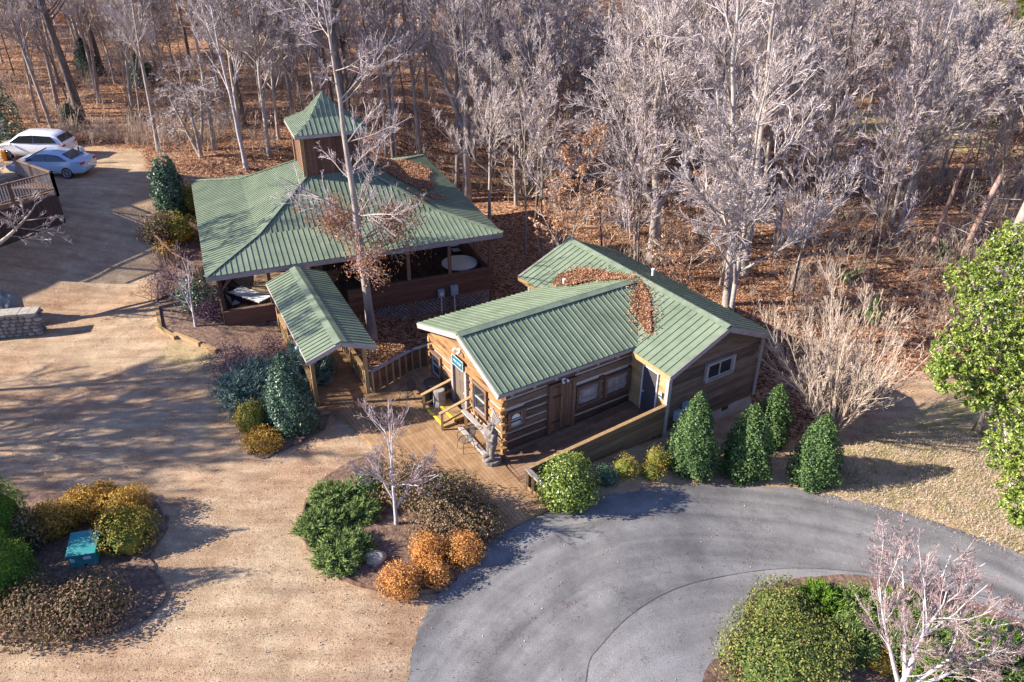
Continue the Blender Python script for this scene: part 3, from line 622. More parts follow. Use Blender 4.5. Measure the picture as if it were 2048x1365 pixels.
f=lambda a,z:cf(a,WV,z)
window(cab,f,CV,8.08,9.37,1.48,2.1,M['fascia'],label='wide low window in the wing gable',tw=.11,slider=True)
f=lambda a,z:cf(WU,a,z); N_=-CU
g=G(); g.beam(f(.4,1.07)+N_*.03,f(1.16,1.07)+N_*.03,.05,1.98,var=.4); dr=g.build('door',M['greydoor'],cab,label='dark grey wing door')
g=G(); g.ell(f(.5,1.0)+N_*.1,(.04,.04,.04)); g.beam(f(.5,1.)+N_*.05,f(.5,1.)+N_*.1,.02,.02); g.build('handle',M['galv'],dr,smooth=True)
g=G(); g.beam(f(.36,1.08)+N_*.05,f(.39,1.08)+N_*.05,.08,2.0); g.beam(f(1.17,1.08)+N_*.05,f(1.2,1.08)+N_*.05,.08,2.0); g.beam(f(.36,2.1)+N_*.05,f(1.2,2.1)+N_*.05,.08,.04); g.beam(f(.36,.1)+N_*.06,f(1.2,.1)+N_*.06,.12,.03); g.build('door_frame',M['white'],cab)
# vents on the roof
for (u,v,z,l) in ((6.35,-5.0,3.05,'white vent pipe standing in the leaf pile'),(10.0,-3.6,3.16,'white vent pipe on the far wing slope')):
    p=cf(u,v,z); g=G(); g.tube([p+[0,0,-.25],p+[0,0,.28]],.055,10); g.tube([p+[0,0,.26],p+[0,0,.34]],.075,10)
    g.build('vent_pipe',M['galv'],cab,smooth=False,label=l)
# hanging things on the building
def sign():
    f=fp(.45); g=G(); a0,a1,z0,z1=-3.68,-2.86,2.04,2.44
    g.beam(f(a0,(z0+z1)/2)-CU*.2,f(a1,(z0+z1)/2)-CU*.2,.03,z1-z0)
    o=f((a0+a1)/2,(z0+z1)/2)-CU*.2
    t=thing('shop_sign',o,'teal sign with white border reading PRO SHOP over the entrance door','sign')
    g.build('board',M['signbg'],t)
    g=G()
    for (b0,b1,y0,y1) in ((a0,a1,z1-.008,z1+.006),(a0,a1,z0-.006,z0+.008),(a0-.006,a0+.01,z0,z1),(a1-.01,a1+.006,z0,z1)): g.beam(f(b0,(y0+y1)/2)-CU*.219,f(b1,(y0+y1)/2)-CU*.219,.012,y1-y0)
    g.build('border',M['label'],t)
    c=bpy.data.curves.new('lettering','FONT'); c.body='PRO SHOP'; c.size=.125; c.align_x='CENTER'; c.align_y='CENTER'; c.extrude=.004; c.offset=.001
    tmp=bpy.data.objects.new('lettering',c); COL.objects.link(tmp); bpy.context.view_layer.update()
    me=bpy.data.meshes.new_from_object(tmp.evaluated_get(bpy.context.evaluated_depsgraph_get())); bpy.data.objects.remove(tmp)
    me.materials.clear(); me.materials.append(M['label'])
    ob=bpy.data.objects.new('lettering',me); COL.objects.link(ob); ob.parent=t
    X=Vector(CV); Zv=Vector((0,0,1)); Y=-Vector(CU)
    ob.matrix_local=Matrix.Translation(Vector(-CU*.022))@Matrix((X,Zv,Y)).transposed().to_4x4()
    g=G(); g.beam(f(a0+.15,z1-.05)-CU*.06,f(a0+.15,z1-.05)-CU*.19,.03,.03); g.beam(f(a1-.15,z1-.05)-CU*.06,f(a1-.15,z1-.05)-CU*.19,.03,.03); g.build('bracket',M['iron'],t)
sign()
p=fp(.45)(-3.3,2.72)-CU*.08
t=thing('security_light',p,'twin-headed white floodlight on the gable above the shop sign','light')
g=G(); g.box(p,(.08,.14,.14),CU,CV); g.build('base',M['white'],t)
for s in (-1,1):
    q=p-CU*.14+CV*.16*s+np.array([0,0,.02]); g=G(); g.tube([q+CU*.06,q-CU*.06-np.array([0,0,.06])],[.045,.07],10); g.beam(p,q,.025,.025); g.build('lamp_head',M['white'],t)
p=cf(2.85,W0+.12,2.28); t=thing('security_light',p,'small white floodlight over the plank side door','light')
g=G(); g.box(p,(.14,.1,.08),CU,CV); g.build('base',M['white'],t)
for s in (-1,1): q=p+CV*.1+CU*.1*s; g=G(); g.tube([q,q+CV*.1-np.array([0,0,.05])],[.035,.055],10); g.build('lamp_head',M['white'],t)
p=cf(6.08,1.45,1.35); t=thing('wall_notice',p,'small blue and white notice beside the grey wing door','sign')
g=G(); g.box(p,(.02,.14,.26),CU,CV); g.build('plate',M['label'],t); g=G(); g.box(p-CU*.014-np.array([0,0,.04]),(.01,.12,.1),CU,CV); g.build('panel',M['signbg'],t)
for (a,z,w_,h_,l) in ((6.72,.42,.3,.42,'lower grey-blue meter box on the wing wall behind the holly'),(7.1,.66,.26,.4,'upper grey-blue meter box on the wing wall, nearer the window')):
    p=cf(a,WV+.13,z); t=thing('meter_box',p,l,'meter box','meter boxes on the wing wall')
    g=G(); g.box(p,(w_,.16,h_),CU,CV); g.build('box',M['meter'],t); g=G(); g.box(p+CV*.09,(w_-.06,.02,h_-.08),CU,CV); g.build('cover',M['meter'],t)
    g=G(); g.tube([p-[0,0,h_/2],p-[0,0,h_/2+1.1]],.025,6); g.build('conduit',M['meter'],t)
# leaf piles on roofs
def pile(name,label,cont,zf,th,n,normal=(0,0,1)):
    C=np.array([c[:2] for c in cont]); mn,mx=C.min(0),C.max(0); P=[]
    while len(P)<n:
        q=mn+(mx-mn)*rng.random((n,2)); P+=list(q[inpoly(q[:,0],q[:,1],C)])
    P=np.array(P[:n]); k_=rng.random(n)<.16; P[k_]+=rng.normal(size=(k_.sum(),2))*.22; z=zf(P[:,0],P[:,1]); cen=C.mean(0)
    PP=np.stack([P[:,0],P[:,1],z+.02+rng.random(n)*th],1)
    g=G(); g.leaves(PP,.085,Nrm=np.array([0,0,1.3]),asp=.7)
    g.build(name,M['deadleaf'],loc=(cen[0],cen[1],float(zf(cen[0],cen[1]))),label=label,cat='leaf pile')
def cabz(x,y):
    dx=x-cf.O[0]; dy=y-cf.O[1]; u=dx*CU[0]+dy*CU[1]; v=dx*CV[0]+dy*CV[1]
    zc=np.where(v>VR,ZF+(ZR-ZF)*(v/VR),ZL+(ZR-ZL)*((v-VL)/(VR-VL))); zc=np.where(v<VL,-9,zc)
    zw=np.where(u<UR,WZ+(WR-WZ)*(u-UF)/(UR-UF),WR-(WR-WZ)*(u-UR)/(UR-UF)); zw=np.where(u<UF,-9,zw)
    return np.maximum(zc,zw)+.02
def rp(pts,z0=3.2):
    out=[]
    for (x,y) in pts:
        z=z0
        for _ in range(30): p=at(x,y,z); z=.6*z+.4*float(cabz(p[0],p[1]))
        out.append(at(x,y,z))
    return out
pile('leaf_pile','long brown leaf pile filling the back valley beside the white vent',rp([(1105,568),(1120,552),(1150,541),(1180,540),(1215,548),(1270,555),(1272,560),(1180,563),(1140,573),(1112,572)],3.3),cabz,.09,7000)
pile('leaf_pile','narrow brown leaf pile in the front valley between log roof and wing roof',rp([(1280,562),(1291,583),(1299,600),(1301,640),(1303,668),(1292,668),(1280,645),(1268,625),(1268,600),(1272,580)],3.3),cabz,.09,6000)

# ------------------------------------------------------------------ pavilion
pf=Fr((-13.11,30.36,0),radians(22.05)); PU,PV=pf.U,pf.V; PL=13.64
pav=thing('pavilion',pf(6.8,6.8,0),'open-sided pavilion with a large flared green metal roof and a square lantern tower','pavilion')
def ringpt(k,inset,z):
    a,b=inset,PL-inset
    return [pf(a,a,z),pf(b,a,z),pf(b,b,z),pf(a,b,z)][k%4]
dirs=[-PV,PU,PV,-PU]
lev=[(0,3.0),(2.54,3.6),(5.4,5.17)]
g=G()
for k in range(4):
    for (i0,z0),(i1,z1) in zip(lev[:-1],lev[1:]):
        d=dirs[k]*(i1-i0)+np.array([0,0,z0-z1]); d/=np.linalg.norm(d)
        metal_panel(g,[ringpt(k,i0,z0),ringpt(k+1,i0,z0),ringpt(k+1,i1,z1),ringpt(k,i1,z1)],d,sp=.245)
rf=g.build('roof',M['metal'],pav)
for k in range(4):
    g=G()
    for (i0,z0),(i1,z1) in zip(lev[:-1],lev[1:]): g.beam(ringpt(k,i0,z0+.03),ringpt(k,i1,z1+.03),.22,.03)
    g.build('hip_cap',M['metal_dirty'],rf)
g=G()
for k in range(4): g.beam(ringpt(k,.02,2.86),ringpt(k+1,.02,2.86),.05,.22)
g.build('fascia',M['fascia'],pav)
c0=pf(PL/2,PL/2,0)
def rr(k,h,z): return c0+[-PU-PV,PU-PV,PU+PV,-PU+PV][k%4]*h+np.array([0,0,z])
g=G(); H0=1.42
for k in range(4):
    a,b=rr(k,H0,0),rr(k+1,H0,0); n=dirs[k]; d=(b-a)/np.linalg.norm(b-a); L_=np.linalg.norm(b-a); s=0
    while s<L_-.02:
        w_=min(.2,L_-s); p=a+d*(s+w_/2); g.box(p+np.array([0,0,6.15]),(w_-.012,.06,2.4),d,n); s+=w_
lt=g.build('lantern_tower',M['redwood'],pav,label='square wooden lantern tower rising from the roof')
for k in range(4): g=G(); g.box(rr(k,H0+.03,6.15),(.18,.18,2.45),PU,PV); g.build('corner_post',M['treated'],lt)
g=G(); l2=[(1.78,7.23),(.85,7.78),(0.03,8.8)]
for k in range(4):
    for (h0,z0),(h1,z1) in zip(l2[:-1],l2[1:]):
        d=dirs[k]*(h0-h1)+np.array([0,0,z0-z1]); metal_panel(g,[rr(k,h0,z0),rr(k+1,h0,z0),rr(k+1,h1,z1),rr(k,h1,z1)],d/np.linalg.norm(d),sp=.24)
tr=g.build('tower_roof',M['metal_dirty'],pav,label='small pagoda-like green roof on the lantern tower')
g=G()
for k in range(4):
    g.beam(rr(k,1.76,7.14),rr(k+1,1.76,7.14),.04,.16)
g.build('fascia',M['fascia'],tr)
bays=[.5,2.6,4.72,6.86,9.0,11.05,13.14]; LO,HI=.5,13.14
for i in bays:
    for (a,b) in ((i,LO),(i,HI),(LO,i),(HI,i)):
        if (a in (LO,HI)) and (b in (LO,HI)) and not (a==i and b in (LO,HI)): continue
        if a in (LO,HI) and b in (LO,HI) and (a,b)!=(i,b): continue
        g=G(); g.box(pf(a,b,.9),(.15,.15,3.9),PU,PV); g.build('post',M['oldwood'],pav)
for (a,b) in ((6.82-1.3,6.82-1.3),(6.82+1.3,6.82-1.3),(6.82+1.3,6.82+1.3),(6.82-1.3,6.82+1.3)):
    g=G(); g.box(pf(a,b,2.5),(.25,.25,5.0),PU,PV); g.build('post',M['oldwood'],pav,label='inner post under the lantern tower')
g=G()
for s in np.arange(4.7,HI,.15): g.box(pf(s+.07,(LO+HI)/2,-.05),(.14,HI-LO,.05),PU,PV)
g.build('floor',M['skirt_shadefloor'],pav)  # interior shade put into the floor colour; sunlit left bay stays deck tan
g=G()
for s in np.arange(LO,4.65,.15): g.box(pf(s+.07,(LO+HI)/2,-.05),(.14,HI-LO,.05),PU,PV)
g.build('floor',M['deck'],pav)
g=G(); hw=lambda a,b: None
def hwall(A,B,n,z0,z1):
    d=(B-A); L_=np.linalg.norm(d); d/=L_
    course_wall(g,lambda a,z:A+d*a+np.array([0,0,z]),lambda z:(0,L_),z0,z1,n,[],h=.2,lap=True,out=.02)
    course_wall(g,lambda a,z:A+d*a+np.array([0,0,z])-n*.05,lambda z:(0,L_),max(z0,0),z1,-n,[],h=.2,gap=.01,th=.03)
hwall(pf(6.86,LO-.06),pf(13.2,LO-.06),-PV,-.1,1.02); hwall(pf(.45,LO-.06),pf(2.6,LO-.06),-PV,-.25,1.0)
hwall(pf(6.0,LO-.06),pf(6.86,LO-.06),-PV,-.5,1.02)
hwall(pf(13.2,.45),pf(13.2,13.2),PU,-.1,1.02); hwall(pf(.44,13.2),pf(.44,.45),-PU,-.4,1.0); hwall(pf(13.2,13.2),pf(.45,13.2),PV,-.1,1.0)
g.build('half_wall',M['redwood'],pav)
g=G()
for A,B in ((pf(6,.44,1.05),pf(13.25,.44,1.05)),(pf(.4,.44,1.03),pf(2.6,.44,1.03)),(pf(13.2,.4,1.05),pf(13.2,13.2,1.05)),(pf(.44,.4,1.03),pf(.44,13.2,1.03)),(pf(.4,13.2,1.03),pf(13.2,13.2,1.03))): g.beam(A,B,.2,.045)
g.build('rail_cap',M['oldwood'],pav)
g=G()
a0,a1,z0,z1=6.9,13.15,-1.25,-.12
for s in np.arange(a0-1.2,a1,.19):
    for sg in (1,-1):
        p0,p1=(s,z0),(s+(z1-z0),z1)
        if sg<0: p0,p1=(s,z1),(s+(z1-z0),z0)
        ts=[0,1]
        if p0[0]<a0: ts[0]=(a0-p0[0])/(p1[0]-p0[0])
        if p1[0]>a1: ts[1]=(a1-p0[0])/(p1[0]-p0[0])
        if ts[1]>ts[0]:
            q=[(p0[0]+(p1[0]-p0[0])*t,p0[1]+(p1[1]-p0[1])*t) for t in ts]
            g.beam(pf(q[0][0],LO-.03-.012*sg,q[0][1]),pf(q[1][0],LO-.03-.012*sg,q[1][1]),.04,.01,up=PV)
for s in (6.95,9.0,11.05,13.1): g.box(pf(s,LO-.02,-.7),(.12,.06,1.2),PU,PV)
g.build('lattice',M['fascia'],pav)
g=G(); 
for k in range(4):
    pass
for A,B in ((pf(LO,LO,2.72),pf(HI,LO,2.72)),(pf(HI,LO,2.72),pf(HI,HI,2.72)),(pf(HI,HI,2.72),pf(LO,HI,2.72)),(pf(LO,HI,2.72),pf(LO,LO,2.72))): g.beam(A,B,.14,.24)
for A,B in ((pf(.55,LO,2.1),pf(1.1,LO,2.65)),(pf(12.4,LO,2.65),pf(13.1,LO,2.1))): g.beam(A,B,.09,.09)
g.build('beam',M['oldwood'],pav)
def pavz(x,y):
    dx=x-pf.O[0]; dy=y-pf.O[1]; i=dx*PU[0]+dy*PU[1]; j=dx*PV[0]+dy*PV[1]
    ins=np.minimum(np.minimum(i,PL-i),np.minimum(j,PL-j))
    return np.interp(ins,[0,2.54,5.4],[3.0,3.6,5.17])+.03
pile('leaf_pile','broad leaf pile covering the far right slope of the pavilion roof',[pf(*q) for q in [(10.2,6.2),(11.4,5.6),(12.2,6.2),(12.4,8.6),(12.9,9.3),(12.8,10.6),(12.0,11.4),(10.9,11.0),(9.5,9.4),(9.2,7.8)]],pavz,.1,11000)
pile('leaf_pile','little leaf drift low on the right slope of the pavilion roof',[pf(*q) for q in [(11.2,4.5),(11.6,4.2),(12.3,4.6),(12.2,5.0),(11.5,5.2)]],pavz,.05,350)
# meter boxes on the lattice
for (i,z,h_,w_,l,rd) in ((10.47,.22,.42,.3,'round-dialled electric meter box on posts before the lattice',True),(11.15,.28,.5,.36,'plain grey-blue service box right of the round-dialled meter',False)):
    p=pf(i,LO-.3,z); t=thing('meter_box',p,l,'meter box','service boxes by the pavilion lattice')
    g=G(); g.box(p,(w_,.16,h_),PU,PV); g.build('box',M['meter'],t)
    if rd: g=G(); g.tube([p-PV*.08,p-PV*.14],.1,14); g.build('dial',M['galv'],t)
    else: g=G(); g.box(p-PV*.09,(w_-.05,.02,h_-.07),PU,PV); g.build('cover',M['meter'],t)
    g=G(); g.tube([p-[0,0,h_/2],p-[0,0,1.5]],.03,6); g.build('conduit',M['galv'],t)
# furniture inside
p=at(919,525,.75); t=thing('round_table',[p[0],p[1],0],'large round white folding table in the right bay of the pavilion','table')
g=G(); g.tube([p-[0,0,.05],p],.92,40); g.build('tabletop',M['tabletop'],t)
for an in (0,1,2,3):
    a=an*pi/2+.4; g=G(); q=p+np.array([cos(a),sin(a),0])*.5; g.beam([q[0],q[1],0],[q[0],q[1],.7],.04,.04); g.build('leg',M['iron'],t)
cs=[at(250+250*0+x/4,500+y/4,.75) for x,y in ((830,335),(905,290),(1180,375),(1085,420))]
cen=sum(cs)/4; t=thing('folding_table',[cen[0],cen[1],0],'long white rectangular folding table in the sunlit left bay','table')
d1=cs[3]-cs[0]; L_=np.linalg.norm(d1)*.95; d1/=np.linalg.norm(d1); d2=np.cross([0,0,1],d1)
g=G(); g.box(cen-[0,0,.02],(L_,.76,.045),d1,d2); g.build('tabletop',M['tabletop'],t)
for a in (-1,1):
    for b in (-1,1):
        q=cen+d1*a*(L_/2-.2)+d2*b*.28; g=G(); g.beam([q[0],q[1],0],[q[0],q[1],.71],.03,.03); g.build('leg',M['iron'],t)
def fchair(p,yaw,label,m='white'):
    f=Fr(p,yaw); t=thing('folding_chair',p,label,'chair')
    g=G(); g.box(f(0,0,.44),(.42,.4,.03),f.U,f.V); g.build('seat',M[m],t)
    g=G(); g.box(f(-.22,0,.72),(.03,.42,.3),f.U,f.V); g.build('backrest',M[m],t)
    for s in (-1,1):
        for a,b in ((-.24,.86),(.2,.44)):
            g=G(); g.beam(f(a*.9,s*.19,0),f(a,s*.19,b),.025,.025); g.build('leg',M['iron'],t)
q=at(912,498,.5); fchair([q[0],q[1],0],-1.2,'white folding chair beyond the round white table')
q=at(452,608,.5); fchair([q[0]+.3,q[1]+.2,0],.8,'white folding chair at the left end of the long table')
q=at(486,612,.5); g=G(); 
t=thing('toppled_stool',[q[0],q[1],0],'small orange-brown wooden stool under the long white table','stool')
g=G(); g.box([q[0],q[1],.42],(.36,.36,.04)); g.build('seat',M['treated'],t)
for a in (-1,1):
    for b in (-1,1): g=G(); g.beam([q[0]+a*.16,q[1]+b*.16,0],[q[0]+a*.13,q[1]+b*.13,.4],.04,.04); g.build('leg',M['treated'],t)
# ------------------------------------------------------------------ covered walkway
bf=Fr((-6.3,24.93,0),radians(116.6)); BU,BV=bf.U,bf.V; BL=7.3
cw=thing('covered_walkway',bf(3.5,0,0),'covered boardwalk with a small green gable roof joining pavilion and deck','walkway')
g=G()
for s in (1,-1):
    d=BV*s*1.32+np.array([0,0,-.5]); d/=np.linalg.norm(d)
    metal_panel(g,[bf(0,0,3.0),bf(BL,0,3.0),bf(BL,1.32*s,2.5),bf(0,1.32*s,2.5)],d,sp=.245)
rf=g.build('roof',M['metal'],cw)
g=G()
for s in (1,-1):
    n=np.cross(BU,BV*s*1.32+np.array([0,0,-.5])); n*=np.sign(n[2]); g.beam(bf(-.02,.12*s,2.985),bf(BL,.12*s,2.985),.26,.02,up=n/np.linalg.norm(n))
g.build('ridge_cap',M['metal'],rf)
g=G()
for s in (1,-1): g.beam(bf(-.02,0,2.9),bf(-.02,1.32*s,2.4),.04,.17); g.beam(bf(0,1.31*s,2.42),bf(BL,1.31*s,2.42),.03,.12)
g.build('fascia',M['fascia'],cw)
g=G(); s=.2
for s in np.arange(.15,BL+.9,.145): g.box(bf(s,0,-.02+.02*rng.random()*0),(.137,2.1,.04),BU,BV)
g.build('floor',M['deck'],cw)
for s in (1,-1):
    for u in (.75,2.9,5.05,7.2):
        g=G(); g.box(bf(u,s*1.02,1.1),(.14,.14,2.9),BU,BV); g.build('post',M['treated'],cw)
    g=G(); g.beam(bf(0,s*1.02,2.42),bf(BL,s*1.02,2.42),.1,.18); g.build('beam',M['oldwood'],cw)
    g=G(); g.beam(bf(.75,s*1.02,.98),bf(7.2,s*1.02,.98),.16,.04); g.beam(bf(.75,s*1.02,.85),bf(7.2,s*1.02,.85),.04,.12); g.beam(bf(.75,s*1.02,.12),bf(7.2,s*1.02,.12),.04,.12)
    for u in np.arange(1.0,7.1,.36): g.box(bf(u,s*(1.02+.03),.5),(.12,.035,.95),BU,BV)
    g.build('railing',M['treated'],cw)
for u in (2.9,5.05): pass
for u in (.75,2.9,5.05,7.0): g=G(); g.beam(bf(u,-1.02,2.4),bf(u,1.02,2.4),.05,.14); g.build('crossbeam',M['oldwood'],cw)
for s in (1,-1): g=G(); g.beam(bf(.75,s*1.0,2.0),bf(.75,s*.6,2.38),.07,.07); g.build('knee_brace',M['oldwood'],cw)
p=bf(1.25,1.38,2.42); t=thing('walkway_lamp',p,'small grey lamp under the left eave of the covered walkway','light')
g=G(); g.ell(p,(.08,.08,.09)); g.build('globe',M['meter'],t,smooth=True); g=G(); g.beam(p,bf(1.25,1.1,2.45),.03,.03); g.build('bracket',M['iron'],t)

# ------------------------------------------------------------------ decks and fences
def clip(P,n,c):
    out=[]
    for i in range(len(P)):
        a,b=P[i],P[(i+1)%len(P)]; da=a@n-c; db=b@n-c
        if da>=0: out.append(a)
        if da*db<0: out.append(a+(b-a)*da/(da-db))
    return out
def boards(g,poly,d,w_,zf,cuts,frame,gap=.012,th=.045):
    """planks running along d, cut at given positions along d"""
    d=np.asarray(d[:2],float); a=np.array([-d[1],d[0]]); P0=[np.asarray(p[:2],float) for p in poly]
    A=[p@a for p in P0]; B=[p@d for p in P0]
    cs=[min(B)-1]+sorted(cuts)+[max(B)+1]
    for s in np.arange(min(A),max(A),w_):
        off=rng.normal()*.0
        for c0,c1 in zip(cs[:-1],cs[1:]):
            P=clip(P0,a,s); 
            if len(P)>2: P=clip(P,-a,-(s+w_-gap))
            if len(P)>2: P=clip(P,d,c0)
            if len(P)>2: P=clip(P,-d,-(c1-.008))
            if len(P)<3: continue
            V=[np.array([p[0],p[1],zf(p)]) for p in P]
            ar=0
            for i in range(len(P)): ar+=P[i][0]*P[(i+1)%len(P)][1]-P[(i+1)%len(P)][0]*P[i][1]
            if abs(ar)<.004: continue
            if ar<0: V=V[::-1]
            g.prism([v-[0,0,th] for v in V],[0,0,th])
def cv(p): return float((np.asarray(p[:2])-cf.O[:2])@CV[:2])
def dz(p): return float(np.interp(cv(p),[-3,-1,1,3.6],[.02,.0,-.08,-.19]))
mainp=[(-7.45,25.25),(-5.91,23.74),(-2.87,20.0),(-.43,18.45),(1.25,19.6),(.62,20.6)]+[tuple(cf(.0,1.72)[:2]),tuple(cf(.05,-.2)[:2]),tuple(cf(.44,-.2)[:2]),tuple(cf(.44,-5.62)[:2]),tuple(cf(.9,-5.62)[:2])]+[(-3.35,28.25),(-4.14,27.66),(-5.45,26.05)]
dk=thing('wooden_deck',(-3,23,0),'large boardwalk deck of tan planks in front of the log shop','deck')
g=G(); o0=float(cf.O[:2]@CV[:2])
boards(g,mainp,CV,.145,dz,[o0-3,o0-1,o0+1],None); g.build('planking',M['deck'],dk)
g=G()
for a,b in zip(mainp[:5],mainp[1:6]): g.beam((a[0],a[1],dz(a)-.12),(b[0],b[1],dz(b)-.12),.04,.15)
g.build('rim_board',M['treated'],dk)
def rz(p): u=float((np.asarray(p[:2])-cf.O[:2])@CU[:2]); return float(np.interp(u,[0,6.2],[-.12,.12]))
rp_=[tuple(cf(.0,-.22)[:2]),tuple(cf(6.16,-.22)[:2]),tuple(cf(6.16,1.66)[:2]),tuple(cf(.0,1.66)[:2])]
ramp=thing('access_ramp',cf(3,.7,0),'shaded wooden ramp running along the shaded log side wall to the grey door','ramp')
g=G(); boards(g,rp_,CU,.15,lambda p:rz(p)+.02,[float(cf.O[:2]@CU[:2])+q for q in (1.6,3.9)],None); g.build('planking',M['deckshade'],ramp)
g=G()
for u in (1.8,3.9,5.9): g=G(); g.box(cf(u,1.6,-.65),(.14,.14,1.3),CU,CV); g.build('post',M['oldwood'],ramp)
# ramp wall
rw=thing('ramp_fence',cf(3,1.75,0),'long solid board fence with a wide cap along the outer side of the ramp','fence')
g=G(); n=5
for k in range(n):
    def pt(u,f): 
        z0=np.interp(u,[0,6.15],[-.42,-.2]); z1=np.interp(u,[0,6.15],[.74,1.0]); return cf(u,1.74,z0+(z1-z0)*f)
    us=[0,2.1,4.2,6.14]
    for a,b in zip(us[:-1],us[1:]): g.beam(pt(a,(k+.5)/n),pt(b-.01,(k+.5)/n),.035,1.17/n-.012)
g.build('board',M['rampboard'],rw)
g=G(); g.beam(cf(-.05,1.72,.78),cf(6.14,1.72,1.04),.15,.04); g.build('cap',M['treated'],rw)
g=G()
for u in (.05,2.1,4.2,6.05): g=G(); g.box(cf(u,1.66,.15+u*.04),(.1,.09,1.2),CU,CV); g.build('post',M['oldwood'],rw)
A=cf(0,1.74,0); B=np.array([1.30,19.68,0])
ef=thing('ramp_end_fence',(A+B)/2,'short angled fence with slats closing the end of the ramp by the drive','fence')
def fl(a,z): return A+(B-A)*a+np.array([0,0,z-.05-.15*a])
g=G(); g.beam(fl(0,.85),fl(1,.62),.16,.04); g.build('cap',M['fascia'],ef)
g=G()
for a in (0,.25,.5,.75,1.0): g=G(); g.beam(fl(a,-.1),fl(a,.83-.23*a),.09,.09); g.build('post',M['treated'],ef)
g=G(); g.beam(fl(0,.05),fl(1,.05),.04,.12); g.beam(fl(0,.75),fl(1,.54),.04,.1); g.build('rail',M['treated'],ef)
# rear deck fence
fp_=[(-5.5,26.02),(-4.14,27.68),(-3.1,28.38)]
fe=thing('deck_fence',(-4.2,27.5,0),'board fence with upright slats between the covered walkway and the log gable','fence')
g=G(); g2=G(); g3=G()
for a,b in zip(fp_[:-1],fp_[1:]):
    a=np.array([*a,0.]);b=np.array([*b,0.]); d=(b-a); L_=np.linalg.norm(d); d/=L_; nn=np.array([d[1],-d[0],0])
    for k in range(6): g.beam(a+nn*-.05+[0,0,.1+.16*k],b+nn*-.05+[0,0,.1+.16*k],.03,.15)
    g2.beam(a-d*.05+[0,0,1.02],b+d*.05+[0,0,1.02],.15,.04)
    for s in np.arange(0.02,L_,.36): g3.box(a+d*s+[0,0,.5],(.05,.07,.98),d,nn)
g.build('board',M['oldwood'],fe); g2.build('cap',M['fascia'],fe); g3.build('slat',M['treated'],fe)
# entry steps
f=fp(.45); st=thing('entry_steps',cf(-.1,-3.3,0),'wooden entry steps with yellow edges below the brown door','steps')
for k,(u0,z) in enumerate(((-.75,.1),(-.32,.24))):
    g=G(); g.box(cf(u0+.5*(.62-.0*k)-.05,-3.33,z-.05+.0),(.55,1.35,.1 if k else .12),CU,CV); g.build('tread',M['treated'],st)
    g=G(); g.box(cf(u0+.0,-3.33,z+.012),(.1,1.35,.012),CU,CV); g.build('yellow_edge',M['yellow'],st)
g=G(); g.box(cf(.1,-3.33,.06),(.5,1.3,.1),CU,CV); g.build('riser',M['oldwood'],st)
for v in (-4.05,-2.6):
    hr=thing('handrail',cf(-.5,v,0),'sloping wooden handrail on the left of the entry steps' if v<-3 else 'sloping wooden handrail on the right of the entry steps','handrail')
    g=G(); g.beam(cf(-.95,v,.78),cf(.4,v,1.05),.13,.04); g.build('top_rail',M['treated'],hr)
    g=G(); g.beam(cf(-.85,v,.0),cf(-.85,v,.78),.09,.09); g.build('post',M['treated'],hr)
    g=G(); g.beam(cf(-.82,v,.3),cf(.4,v,.58),.04,.09); g.build('lower_rail',M['treated'],hr)
# hitching rail bench
hb=thing('hitching_rail',cf(-.1,-1.4,0),'weathered grey rail on posts before the log gable, beside the carved statue','rail')
g=G(); g.beam(cf(-.1,-2.35,.78),cf(-.1,-.45,.72),.16,.07); g.build('top_board',M['fascia'],hb)
for v in (-2.15,-.65): g=G(); g.beam(cf(-.1,v,-.05),cf(-.1,v,.74),.11,.11); g.build('post',M['treated'],hb)
g=G(); g.beam(cf(-.28,-2.3,.1),cf(-.28,-.4,.02),.16,.07); g.build('foot_board',M['fascia'],hb)
# ramp/stair railing at the left of the pavilion
def rail_fence(name,label,pts,h=1.0,sp=.5,m='treated'):
    t=thing(name,pts[0],label,'fence'); 
    for a,b in zip(pts[:-1],pts[1:]):
        a=np.asarray(a,float);b=np.asarray(b,float); L_=np.linalg.norm(b-a); g=G(); g.beam(a+[0,0,h],b+[0,0,h],.07,.04); g.beam(a+[0,0,.15],b+[0,0,.15],.04,.09); g.build('rail',M[m],t)
        g=G(); k=max(1,int(L_/sp))
        for i in range(1,k): q=a+(b-a)*i/k; g.beam(q,q+[0,0,h],.05,.05)
        if k>1: g.build('picket',M[m],t)
    for p in pts: g=G(); g.beam(np.asarray(p,float)-[0,0,.3],np.asarray(p,float)+[0,0,h+.15],.1,.1); g.build('post',M[m],t)
rail_fence('picket_railing','low railing with thin uprights left of the pavilion roof',[gp(318,505),gp(352,540),gp(412,575)],h=1.0,sp=.4,m='oldwood')

